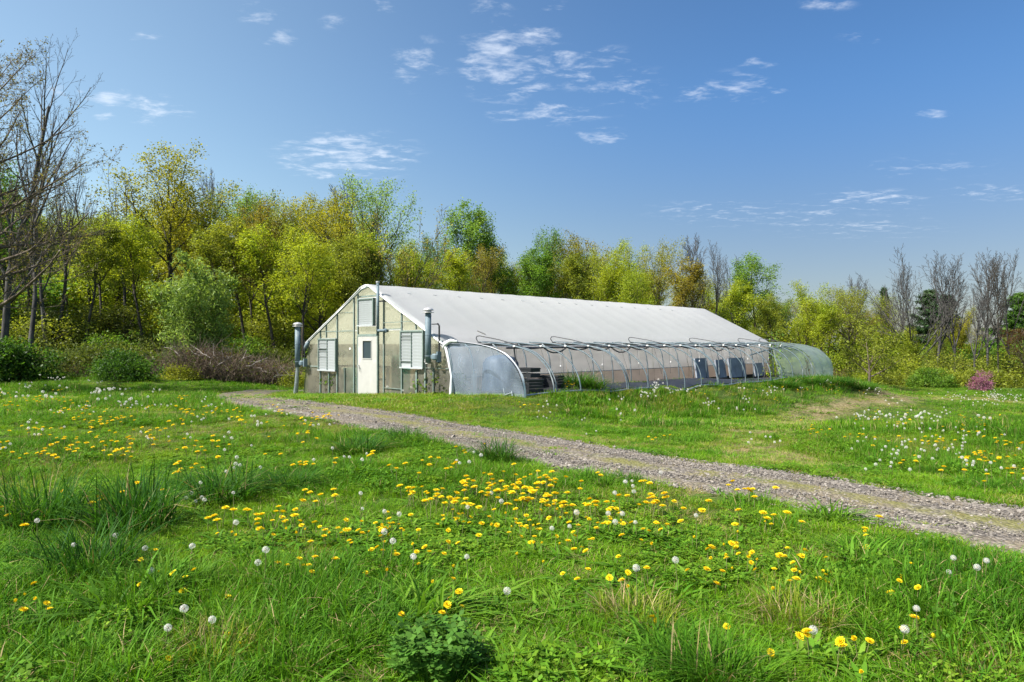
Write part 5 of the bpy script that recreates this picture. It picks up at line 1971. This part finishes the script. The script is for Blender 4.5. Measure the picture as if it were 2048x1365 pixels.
def lay_grass():
    out = {'near': [], 'far': []}
    bands = [(1.0, 3.2, 160, 'near'), (3.2, 6, 190, 'near'), (6, 11, 120, 'near'), (11, 17, 62, 'near'), (17, 27, 30, 'far'), (27, 60, 13, 'far')]
    for r0, r1, dens, kind in bands:
        P = sector(r0, r1, dens)
        F = fields(P)
        n = len(P)
        far_side = F['side'] > 0
        # where grass stands
        inside = (np.abs(F['t']) < 4.45) & (F['l'] > .05) & (F['l'] < LEN)
        tun = (F['t'] >= 4.45) & (F['t'] < 7.7) & (F['l'] > -.0) & (F['l'] < LEN)
        keep = ~inside & ~(tun & (RNG.random(n) > .03))
        rd = F['road']
        on = rd < 1.0
        mid = np.clip(1 - np.abs(F['side'] + .02) / .30, 0, 1)
        pr = np.where(on, .05 + .62 * mid * (F['spec'] > .44) + .75 * np.clip((rd - .72 - .3 * (F['hv'] - .5)) / .25, 0, 1), 1.0)
        pr = np.where(on & (P[:, 1] > 13) & (F['side'] > -.45), np.maximum(pr, .5 * (F['spec'] > .40)), pr)
        pr = pr * (1 - .45 * F['wear'])
        keep &= RNG.random(n) < pr
        # how tall
        lawn2 = far_side & (rd >= 1.0) & (F['t'] < 9.5) | (F['wear'] > .25)
        meadow_r = (F['t'] > 14.2 - .0 * P[:, 1]) & far_side
        hgt = .54 + .62 * np.clip((F['tall'] - .45) * 3.5, 0, 1) + .35 * (F['hv'] - .5)
        near_edge = (~far_side) & (rd > 1.0) & (rd < 1.5)
        hgt = np.where(lawn2, .55 + .35 * F['hv'], hgt)
        mx, my = hit(1900, 900)
        rm = np.clip(1.25 - np.hypot((P[:, 0] - mx - 1.2) / 4.2, (P[:, 1] - my) / 5.0), 0, 1) * far_side
        hgt = np.where(rm > .2, .9 + .8 * np.clip(F['tall'] * 1.2, 0, 1), hgt)
        hgt = np.where(F['bank'] > .15, .9 + 1.1 * F['bank'] * (.35 + F['tall']), hgt)
        hgt = hgt * np.where(on, .42, 1) * (1 - .4 * F['wear'])
        # what grows
        u = RNG.random(n)
        if kind == 'near':
            idx = np.floor(u * 3).astype(int)
            tallm = (F['tall'] > .54) & (RNG.random(n) < .45) & ~lawn2
            idx = np.where(tallm, 3 + (u > .5), idx)
            wd = (F['spec'] > .55) & (RNG.random(n) < .24)
            idx = np.where(wd, 7 + (u > .5), idx)
            cl = (F['spec'] < .42) & (RNG.random(n) < .36)
            idx = np.where(cl, 9, idx)
            ye = ((F['yel'] > .55) & (RNG.random(n) < .45)) | (lawn2 & (RNG.random(n) < .40)) | (on & (RNG.random(n) < .7))
            idx = np.where(ye, 5, idx)
            dr = (RNG.random(n) < .065 + .42 * F['wear'] + .25 * on + .22 * ((F['yel'] > .62) & ~lawn2))
            idx = np.where(dr, 6, idx)
        else:
            idx = (u > .5).astype(int)
            idx = np.where(((F['tall'] > .5) & ~lawn2 | (F['bank'] > .15)) & (RNG.random(n) < .6), 2, idx)
            idx = np.where(((F['yel'] > .54) & (RNG.random(n) < .4)) | (lawn2 & (RNG.random(n) < .42)) | (on & (RNG.random(n) < .7)), 3, idx)
            idx = np.where(RNG.random(n) < .03 + .45 * F['wear'] + .25 * on, 4, idx)
            idx = np.where((F['spec'] > .58) & (RNG.random(n) < .3), 5, idx)
        P, idx, hgt = P[keep], idx[keep], hgt[keep]
        n = len(P)
        wsc = RNG.uniform(.8, 1.25, n)
        Z = H(P[:, 0], P[:, 1])
        rot = np.c_[RNG.normal(0, .10, n), RNG.normal(0, .10, n), RNG.uniform(0, 6.283, n)]
        scl = np.c_[wsc, wsc, hgt * RNG.uniform(.75, 1.25, n)]
        out[kind].append((np.c_[P, Z], rot, scl, idx))
    for kind, var, name, lab in (('near', NEAR, 'meadow_grass', 'spring grass with weeds and clover covering the near meadow'),
                                 ('far', FAR, 'meadow_grass', 'grass of the further meadow around the greenhouse')):
        A = [np.concatenate(q) for q in zip(*out[kind])]
        scatter(name, var, *A, label=lab, cat='grass')


lay_grass()


# ------------------------------------------------------------------ loose stones on the drive
def lay_gravel():
    gm, k, o_ = new_mat('loose_stone')
    g_ = geo(k)
    oi = k.n('ShaderNodeObjectInfo')
    f = k.noise(g_.outputs['Position'], 22, 2, .5)
    k.put(o_.inputs[0], principled(k, k.ramp(f, [(.3, (.078, .070, .064)), (.5, (.175, .156, .138)), (.62, (.26, .232, .20)), (.72, (.40, .368, .32))]), .85, .25))
    import bmesh
    var = []
    for s in range(5):
        r = random.Random(s)
        bm = bmesh.new()
        bmesh.ops.create_icosphere(bm, subdivisions=1, radius=1)
        for v in bm.verts:
            v.co *= r.uniform(.7, 1.2)
            v.co.z *= .62
        me = bpy.data.meshes.new('stone')
        bm.to_mesh(me)
        bm.free()
        me.materials.append(gm)
        var.append(me)
    P = []
    for i in range(RN - 1):
        c = RM[i]
        d = math.hypot(*c)
        if d > 24 or c[1] < 1:
            continue
        area = 2 * RHW[i] * math.hypot(*(RM[i + 1] - RM[i]))
        n = int(area * (2200 if d < 7 else 1400 if d < 10 else 620 if d < 14 else 200))
        f = RNG.random(n) * 1.14 - .07
        u = RNG.random(n)[:, None]
        a, b = RA[i] + (RA[i + 1] - RA[i]) * u, RB[i] + (RB[i + 1] - RB[i]) * u
        q = a + (b - a) * f[:, None]
        keep = RNG.random(n) < np.clip(1.15 - .75 * np.exp(-((f - .52) / .13) ** 2) - .4 * np.clip((np.abs(f - .5) - .40) / .1, 0, 1), .1, 1) * np.clip(.3 + 1.4 * vnoise(q[:, 0], q[:, 1], .9, 8), 0, 1)
        P.append(q[keep])
    P = np.concatenate(P)
    n = len(P)
    d = np.hypot(P[:, 0], P[:, 1])
    s = RNG.lognormal(math.log(.0080), .5, n) * (1 + .03 * np.maximum(d - 7, 0))
    s = np.minimum(s, .05)
    scatter('loose_gravel', var, np.c_[P, H(P[:, 0], P[:, 1]) + .028], np.c_[RNG.normal(0, .3, (n, 2)), RNG.uniform(0, 6.28, n)],
            np.c_[s, s * RNG.uniform(.6, 1, n), s], RNG.integers(0, 5, n), label='loose grey stones lying on the gravel drive', cat='gravel')


lay_gravel()

# ------------------------------------------------------------------ tall grass tussocks one can pick out
TUSS = {}
for q in range(3):
    TUSS['t%d' % q] = blades('blade_clump', 60 + q, 420, .24, .22, .62, .008, .75, GM['tuss'], 3, dry=.05, mat2=GM['dry'])
TUSS['long'] = blades('blade_clump', 68, 330, .26, .22, .60, .009, .8, GM['tall'], 3, dry=.06, mat2=GM['dry'])
TUSS['broad'] = blades('blade_clump', 66, 130, .20, .15, .42, .020, 1.0, GM['weed'], 3)
TUSS['fine'] = blades('blade_clump', 67, 420, .26, .12, .30, .005, .6, GM['yellow'], 3, dry=.3, mat2=GM['dry'])


def tussock(kind, px, py, wide, tall, label, name='grass_tussock', group=None):
    x, y = hit(px, py)
    o = link(name, TUSS[kind], None, label=label, category='grass tussock')
    if group:
        o['group'] = group
    o.location = (x, y, h1(x, y))
    o.rotation_euler = (0, 0, random.uniform(0, 6.28))
    o.scale = (wide, wide, tall * 1.2)


for a in (('t0', 268, 1062, 1.25, 1.0, 'largest dark grass tussock in the left of the meadow'), ('t1', 85, 1052, 1.2, .95, 'long leafed tussock by the puffballs at the left side'),
          ('t2', 442, 1000, 1.25, .72, 'dark tussock right of the largest one, higher up the meadow'), ('t1', 188, 1150, 1.0, .72, 'dark tussock with two pale puffballs in front of it'),
          ('t0', 578, 975, .9, .4, 'low tussock halfway between the dark tussock and the drive'), ('t2', 995, 925, .9, .68, 'tussock standing at the near verge of the drive'),
          ('t1', 815, 885, .9, .5, 'small tussock at the near verge, up the drive from the tall one'), ('t0', 715, 905, 1.3, .5, 'shadowy low tussock below the bend of the drive'),
          ('broad', 262, 1225, 1.0, .72, 'pale broad leafed clump below the yellow dandelions on the left'), ('broad', 330, 1190, .8, .8, 'broad leafed clump beside the trio of yellow dandelions'),
          ('broad', 850, 1235, .9, .6, 'bright broad leafed clump in the middle foreground'), ('long', 1400, 1365, .62, .5, 'long bright tussock at the bottom right of the foreground'),
          ('long', 1455, 1385, .62, .55, 'long tussock cut by the bottom of the photo, right of centre'), ('broad', 1735, 1125, .95, .45, 'broad leafed clump below the drive on the right'),
          ('fine', 1590, 1240, .9, .6, 'reddish fine tussock in the right foreground'), ('fine', 1270, 1235, .9, .6, 'olive fine tussock right of the centre foreground'),
          ('fine', 425, 1315, .8, .7, 'fine pale tussock in the left foreground'), ('broad', 1330, 1310, .7, .55, 'broad clump under a lone grey puffball in the foreground'),
          ('t2', 1155, 772, 2.0, .95, 'bushy dark grass tuft hiding the foot of the second hoop'), ('t0', 1185, 776, 1.8, .75, 'dark grass tuft just right of the bushy one at the tunnel'),
          ('t1', 1620, 768, 2.6, .9, 'long grass on the crest of the bank at the far end of the tunnel'), ('t0', 1680, 770, 2.6, .9, 'dark long grass on the end slope of the bank'),
          ('t2', 1570, 775, 2.2, .8, 'long grass by the far hoops on the bank'), ('t1', 1725, 778, 2.2, .7, 'last clump of long grass on the end slope of the bank'),
          ('broad', 1660, 1040, .8, .5, 'broad clump on the near verge of the drive at the right')):
    tussock(*a)

# a dense clump of big clover in the foreground
x, y = hit(868, 1345)
o = thing('clover_clump', 'dense dark green clump of large clover leaves in the middle foreground', 'clover', (x, y, h1(x, y)))
link('leaves', trefoils('leaves', 71, 420, .26, .06, .26, .042, GM['clump']), o)
link('grass_blades', blades('grass_blades', 72, 60, .30, .12, .30, .006, .7, GM['tall'], 3), o)
o.scale = (.85, .85, .8)
x, y = hit(1120, 1372)
o = thing('clover_clump', 'lower clover clump at the bottom of the photo, right of the dense one', 'clover', (x, y, h1(x, y)))
link('leaves', trefoils('leaves', 73, 220, .32, .03, .10, .030, GM['clover']), o)

# ------------------------------------------------------------------ dandelions
DM = {'yellow': leaf_mat('dandelion_yellow', [(.72, .50, .008), (.80, .61, .012), (.84, .69, .02)], trans=.2, rough=.6, spec=.15, isl=.12, tcol=(1, .9, .4)),
      'stem': plain_mat('dandelion_stem', (.16, .17, .06), .6, .3, 0, .2, 30), 'core': plain_mat('seed_core', (.22, .15, .09), .8, .2),
      'leaf': GM['weed']}
_m, _k, _o = new_mat('seed_fluff')
_t = _k.n('ShaderNodeBsdfTranslucent'); _t.inputs[0].default_value = (.90, .88, .84, 1)
_d = principled(_k, (.90, .88, .84), .9, .1)
_x = _k.n('ShaderNodeBsdfTransparent')
_k.put(_o.inputs[0], add_mix(_k, .10, add_mix(_k, .45, _d, _t.outputs[0]), _x.outputs[0]))
DM['fluff'] = _m


def flower_head():
    g = np.random.default_rng(5)
    V, Q = [], []
    for ring, (n, r, up, l) in enumerate(((18, .004, .25, .019), (16, .003, .55, .016), (12, .002, .95, .012), (7, .001, 1.5, .008))):
        for i in range(n):
            a = 6.283 * i / n + g.normal(0, .08) + ring
            u = np.array([math.cos(a), math.sin(a), 0])
            v = np.array([-math.sin(a), math.cos(a), 0])
            ll = l * g.uniform(.88, 1.12)
            d = u * math.cos(up) + np.array([0, 0, 1]) * math.sin(up)
            b = u * r + [0, 0, .004 + ring * .001]
            w = .0030
            k_ = len(V)
            V += [b - v * w * .5, b + d * ll - v * w, b + d * ll + v * w, b + v * w * .5]
            Q.append((k_, k_ + 1, k_ + 2, k_ + 3))
    return np_mesh('flower_head', V, Q, mats=[DM['yellow']])


def seed_head():
    g = np.random.default_rng(6)
    V, Q, mi = [], [], []
    n = 120
    for i in range(n):
        z = 1 - 2 * (i + .5) / n
        a = i * 2.39996
        s = math.sqrt(1 - z * z)
        d = np.array([s * math.cos(a), s * math.sin(a), z])
        if z < -.85:
            continue
        u = np.cross(d, [.3, .5, .8]); u /= np.linalg.norm(u)
        v = np.cross(d, u)
        c = d * .020 * g.uniform(.92, 1.06)
        for q in range(2):
            an = g.uniform(0, 3.14)
            p = u * math.cos(an) + v * math.sin(an)
            w = np.cross(d, p)
            k_ = len(V)
            V += [c - p * .0048 + d * .002, c - w * .0012, c + p * .0048 + d * .002, c + w * .0012]
            Q.append((k_, k_ + 1, k_ + 2, k_ + 3)); mi.append(0)
    b = MB()
    b.lathe([(.0005, -.007), (.005, -.005), (.006, 0), (.004, .005), (.0005, .007)], (0, 0, 0), 7)
    for f in b.f:
        k_ = len(V)
        V += [np.array(b.v[i]) for i in f]
        Q.append((k_, k_ + 1, k_ + 2, k_ + 3)); mi.append(1)
    return np_mesh('seed_head', V, Q, mats=[DM['fluff'], DM['core']], Qm=mi)


def stem_mesh(h, bend):
    b = MB()
    b.tube([(0, 0, -.02), (bend * .4, 0, h * .5), (bend, 0, h)], [.0026, .0024, .002], 5, False)
    return b.mesh('stem', DM['stem'], True)


FH, SH = flower_head(), seed_head()
STEM_Y = [(stem_mesh(h, b), h, b) for h, b in ((.085, .01), (.11, .02), (.065, -.015), (.13, .015))]
STEM_W = [(stem_mesh(h, b), h, b) for h, b in ((.14, .02), (.19, .03), (.11, -.02), (.24, .015))]
ROSETTE = blades('leaf_rosette', 81, 11, .02, .10, .17, .026, 1.5, DM['leaf'], 3, True)

DRIFT_GAIN = {'c': 1.1, 'l': 1.4, 'r': 1.35, 'f': 1.5, 'm': 1.3, 'b': 1.3}
DRIFTS = [  # pixel centre, spread, yellow, white, where
    ((1000, 985), (110, 32), 78, 9, 'c'), ((950, 1045), (120, 32), 72, 5, 'c'), ((1170, 1060), (150, 36), 60, 7, 'c'), ((780, 1080), (120, 44), 42, 5, 'c'), ((1270, 1000), (150, 34), 30, 12, 'c'),
    ((720, 1110), (60, 25), 15, 2, 'c'), ((445, 1072), (36, 7), 13, 1, 'l'), ((572, 1075), (26, 6), 8, 0, 'l'), ((340, 1180), (20, 10), 8, 2, 'l'), ((40, 1245), (34, 14), 6, 0, 'l'),
    ((152, 1132), (12, 5), 0, 3, 'l'), ((330, 1140), (20, 6), 2, 2, 'l'), ((1530, 1165), (50, 14), 10, 0, 'r'), ((1450, 1115), (60, 22), 18, 1, 'r'), ((1650, 1180), (40, 12), 6, 0, 'r'),
    ((1230, 1110), (100, 36), 20, 2, 'r'), ((1100, 1125), (100, 36), 14, 1, 'c'), ((870, 1190), (140, 50), 12, 7, 'c'), ((590, 1170), (40, 12), 6, 3, 'l'), ((1860, 1180), (80, 50), 9, 5, 'r'),
    ((1640, 1320), (60, 20), 6, 1, 'r'), ((1790, 1325), (60, 16), 4, 2, 'r'), ((1350, 1280), (80, 36), 3, 2, 'r'), ((1150, 1235), (60, 22), 2, 3, 'r'), ((505, 1320), (30, 16), 2, 0, 'l'),
    ((380, 1345), (22, 6), 1, 2, 'l'), ((355, 1300), (10, 6), 0, 1, 'l'),
    ((150, 830), (150, 22), 60, 36, 'f'), ((60, 800), (60, 16), 10, 24, 'f'), ((250, 880), (120, 20), 40, 10, 'f'), ((420, 840), (80, 14), 20, 12, 'f'), ((520, 870), (100, 22), 25, 10, 'f'),
    ((100, 910), (100, 20), 25, 5, 'f'), ((300, 930), (190, 25), 25, 5, 'f'), ((620, 860), (60, 18), 8, 4, 'f'), ((650, 930), (80, 28), 10, 4, 'f'), ((200, 788), (100, 7), 4, 14, 'f'), ((230, 1020), (140, 34), 14, 5, 'f'),
    ((205, 810), (10, 6), 0, 9, 'f'), ((1850, 870), (130, 36), 66, 54, 'm'), ((1900, 930), (110, 22), 34, 32, 'm'), ((1775, 850), (50, 9), 8, 34, 'm'), ((1990, 803), (60, 4), 6, 90, 'm'), ((1960, 850), (70, 18), 20, 15, 'm'),
    ((1990, 965), (45, 10), 8, 12, 'm'), ((1400, 800), (140, 8), 15, 22, 'b'), ((1600, 792), (130, 7), 14, 28, 'b'), ((1210, 790), (90, 9), 12, 5, 'b'), ((1000, 830), (190, 18), 5, 9, 'b'), ((1300, 850), (150, 18), 4, 10, 'b'),
    ((1700, 780), (50, 7), 6, 6, 'b'), ((800, 786), (70, 3), 0, 9, 'b')]
LAND = [((268, 1050), 'the largest dark tussock'), ((85, 1045), 'the leftmost tussock'), ((442, 995), 'the tussock high in the meadow'), ((188, 1140), 'the tussock with puffballs'),
        ((578, 975), 'the low midway tussock'), ((995, 925), 'the verge tussock'), ((815, 885), 'the small verge tussock'), ((715, 905), 'the shadowy low tussock'), ((262, 1225), 'the pale broad clump'),
        ((850, 1235), 'the bright broad clump'), ((1400, 1345), 'the bright bottom tussock'), ((1735, 1125), 'the clump below the drive'), ((1590, 1240), 'the reddish tussock'),
        ((1270, 1235), 'the olive fine tussock'), ((425, 1315), 'the fine pale tussock'), ((868, 1325), 'the dense clover clump'), ((1330, 1310), 'the small broad clump'), ((1660, 1040), 'the verge clump'),
        ((740, 788), 'the white door'), ((1045, 790), 'the tunnel mouth'), ((1250, 778), 'the tunnel middle'), ((1500, 766), 'the far hoops'), ((1700, 775), 'the bank end'), ((430, 797), 'the drive bend'),
        ((1540, 905), 'the worn patch'), ((1720, 850), 'the round patch'), ((1900, 900), 'the right meadow'), ((2030, 960), 'the right photo side'), ((250, 755), 'the broad dark shrub'), ((20, 755), 'the rounded shrub'),
        ((150, 850), 'the left meadow drift'), ((400, 860), 'the middle meadow drift'), ((1000, 1000), 'the crowded drift'), ((1180, 1070), 'the drift below the drive'), ((780, 1090), 'the lower drift'),
        ((1060, 960), 'the drift top'), ((930, 1040), 'the drift left half'), ((1120, 1030), 'the drift heart'), ((1250, 1060), 'the drift right half'), ((1080, 1110), 'the drift foot'), ((700, 1060), 'the loose lower bunch'),
        ((1330, 1000), 'the verge bunch'), ((1200, 1120), 'the bunch under the drift'), ((1550, 1170), 'the sparse right bunch'), ((1650, 1190), 'the outer right bunch'), ((880, 1170), 'the foreground scatter'),
        ((1850, 1170), 'the right verge scatter'), ((1700, 1320), 'the bottom right bunch'), ((1440, 1150), 'the middle right bunch'),
        ((1460, 1110), 'the bunch on the right'), ((1180, 1250), 'the foreground puffballs'), ((600, 1170), 'the small bunch on the left')]
LAND = [(hit(*p_), p_, n_) for p_, n_ in LAND]


def spot(x, y):
    (lx, ly), _p, nm = min(LAND, key=lambda q: math.hypot(q[0][0] - x, (q[0][1] - y)) / max(3, q[0][1]))
    dx, dy = x - lx, y - ly
    far = 'just ' if math.hypot(dx, dy) < .09 * ly else ''
    if abs(dx) > abs(dy) * .6:
        return far + ('left of ' if dx < 0 else 'right of ') + nm
    return far + ('behind ' if dy > 0 else 'before ') + nm


HELD = {}
WHERE = {'c': 'in the crowded drift between the photo middle and the gravel drive', 'l': 'among the tussocks of the left foreground', 'r': 'in the open grass of the right foreground',
         'f': 'in the left meadow between tussocks and wood', 'm': 'in the round meadow patch beyond the drive on the right', 'b': 'on the bank between the drive and the greenhouse'}


def hit_many(PX):
    """ground under many pixels at once"""
    u, v = (PX[:, 0] - 1024) / FPX, (HZ - PX[:, 1]) / FPX
    lo, up = np.full(len(u), 2.0), np.full(len(u), 60.0)
    for z0 in np.linspace(2.2, 60, 120):
        d = EYE + v * z0 - H(u * z0, np.full_like(u, z0))
        s = (d < 0) & (up == 60.0)
        up[s] = z0
        lo[s] = z0 - .5
    for _ in range(16):
        m = (lo + up) / 2
        d = EYE + v * m - H(u * m, m)
        lo, up = np.where(d > 0, m, lo), np.where(d > 0, up, m)
    return np.c_[u * up, up]


def lay_dandelions():
    rows = {0: [], 1: []}
    for (cx, cy), (sx, sy), ny, nw, wh in DRIFTS:
        for kind, n in ((0, int(ny * DRIFT_GAIN[wh])), (1, int(nw * (1.4 if wh in 'fmb' else .6 if wh == 'c' else .8) + .5))):
            if not n:
                continue
            # flowers gather in little bunches
            nb = max(1, int(n / 4.2))
            cen = np.c_[RNG.normal(cx, sx, nb), RNG.normal(cy, sy, nb)]
            P = cen[RNG.integers(0, nb, n)]
            P = P + RNG.normal(0, 1, (n, 2)) * np.array([.10, .035]) * np.clip(P[:, 1:] - HZ, 60, 600) * .9
            P[:, 1] = np.clip(P[:, 1], max(765, cy - 3 * sy - 8), 1390)
            G = hit_many(P)
            for q in G:
                rows[kind].append((q[0], q[1], wh))
    for kind in (0, 1):
        A = rows[kind]
        A = [a for a in A if not ((abs(to_local(a[0], a[1])[0]) < 4.5) and to_local(a[0], a[1])[1] > 0) and road_pos([a[0]], [a[1]])[1][0] > .97]
        A.sort(key=lambda a: math.hypot(a[0], a[1]))
        first, rest = A[:290], A[290:]
        for x, y, wh in first:
            st, h, b = (STEM_W if kind else STEM_Y)[random.randrange(4)]
            d = math.hypot(x, y)
            nm = 'dandelion_clock' if kind else 'dandelion'
            k_ = random.uniform(.8, 1.2)
            sz = random.uniform(.7, 1.05) if kind else random.uniform(.78, 1.2)
            big = 'large ' if sz > 1.07 else 'small ' if sz < .95 else ''
            lab = big + ('white dandelion puff ' if kind else 'yellow dandelion flower ') + ('on tall stem ' if k_ > 1.07 else 'on short stem ' if k_ < .92 else '') + spot(x, y)
            grp = HELD.setdefault(lab, ('dandelion seed heads ' if kind else 'yellow dandelions ') + WHERE[wh])
            o = thing(nm, lab, 'dandelion', (x, y, h1(x, y)), random.uniform(0, 6.28), grp)
            link('stem', st, o).scale = (1, 1, k_)
            hd = link('seed_head' if kind else 'flower_head', SH if kind else FH, o)
            hd.location = (b, 0, h * k_ + (.016 if kind else 0))
            hd.rotation_euler = (random.gauss(0, .30), random.gauss(0, .30), random.uniform(0, 6.28))
            if not kind and random.random() < .22:          # half closed
                hd.scale = (sz * .55, sz * .55, sz * 1.5)
            else:
                hd.scale = (sz, sz, sz)
            if d < 9 and random.random() < .6:
                rs = link('leaf_rosette', ROSETTE, o)
                rs.scale = (.9, .9, .8)
        # the ones further off, as one mass
        n = len(rest)
        if n:
            P = np.array([(a[0], a[1]) for a in rest])
            d = np.hypot(P[:, 0], P[:, 1])
            var = []
            for q, (st, h, b) in enumerate((STEM_W if kind else STEM_Y)[:2]):
                hm = SH if kind else FH
                nv = len(st.vertices)
                V = [tuple(v.co) for v in st.vertices] + [(v.co.x + b, v.co.y, v.co.z + h + (.016 if kind else 0)) for v in hm.vertices]
                F = [tuple(p.vertices) for p in st.polygons] + [tuple(i + nv for i in p.vertices) for p in hm.polygons]
                me = bpy.data.meshes.new('far_dandelion')
                me.from_pydata(V, [], F)
                for m in ([DM['stem']] + list(hm.materials)):
                    me.materials.append(m)
                me.polygons.foreach_set('material_index', [0] * len(st.polygons) + [1 + p.material_index for p in hm.polygons])
                me.update()
                var.append(me)
            s = RNG.uniform(1.15, 1.6, n)
            scatter('far_dandelion_clocks' if kind else 'far_dandelions', var, np.c_[P, H(P[:, 0], P[:, 1]) + .02], np.c_[RNG.normal(0, .15, (n, 2)), RNG.uniform(0, 6.28, n)],
                    np.c_[s, s, s], RNG.integers(0, 2, n), label='far white dandelion clocks too small to tell apart' if kind else 'far yellow dandelions too small to tell apart', cat='dandelions')


lay_dandelions()

# ------------------------------------------------------------------ small plants at the tunnel
def stalk_plant(t, l, h, label, leaf, name='climbing_plant', n=70, spread=.12, size=.09, lean=0.):
    x, y = to_world(t, l)
    o = thing(name, label, 'plant', (x, y, h1(x, y)), GA)
    tr = Tree(int(t * 100 + l), SPEC['oak'])
    g = np.random.default_rng(int(l * 10))
    C = []
    for q in range(3):
        p, pts = Vector((g.normal(0, .05), g.normal(0, .1), -.1)), []
        for i in range(7):
            pts.append(p.copy())
            p = p + Vector((g.normal(lean, .05), g.normal(0, .09), h / 6))
        tr.tube(pts, [.010 - .001 * i for i in range(7)], 4)
        C += [tuple(v) for v in pts[1:]]
    link('stem', np_mesh('stem', tr.V, tr.Q, mats=[BARK['tan']]), o)
    if n:
        P = np.array(C)[g.integers(0, len(C), n)] + g.normal(0, spread, (n, 3))
        V, Q = leaf_quads(g, P, size, 0, 1.5)
        link('leaves', np_mesh('leaves', V, Q, mats=[LEAF[leaf]]), o)


stalk_plant(6.7, 19.6, 2.2, 'bright green climbing plant growing up through the far hoops', 'fresh', n=110, spread=.16)
stalk_plant(7.2, 22.4, 1.3, 'thin reddish sapling inside the far end of the tunnel', 'copper', 'young_sapling', n=22, spread=.08, size=.05)
stalk_plant(7.3, 17.2, .7, 'small weedy sprout beside the far base rail', 'lime', 'weed_sprout', n=26, spread=.10, size=.07)
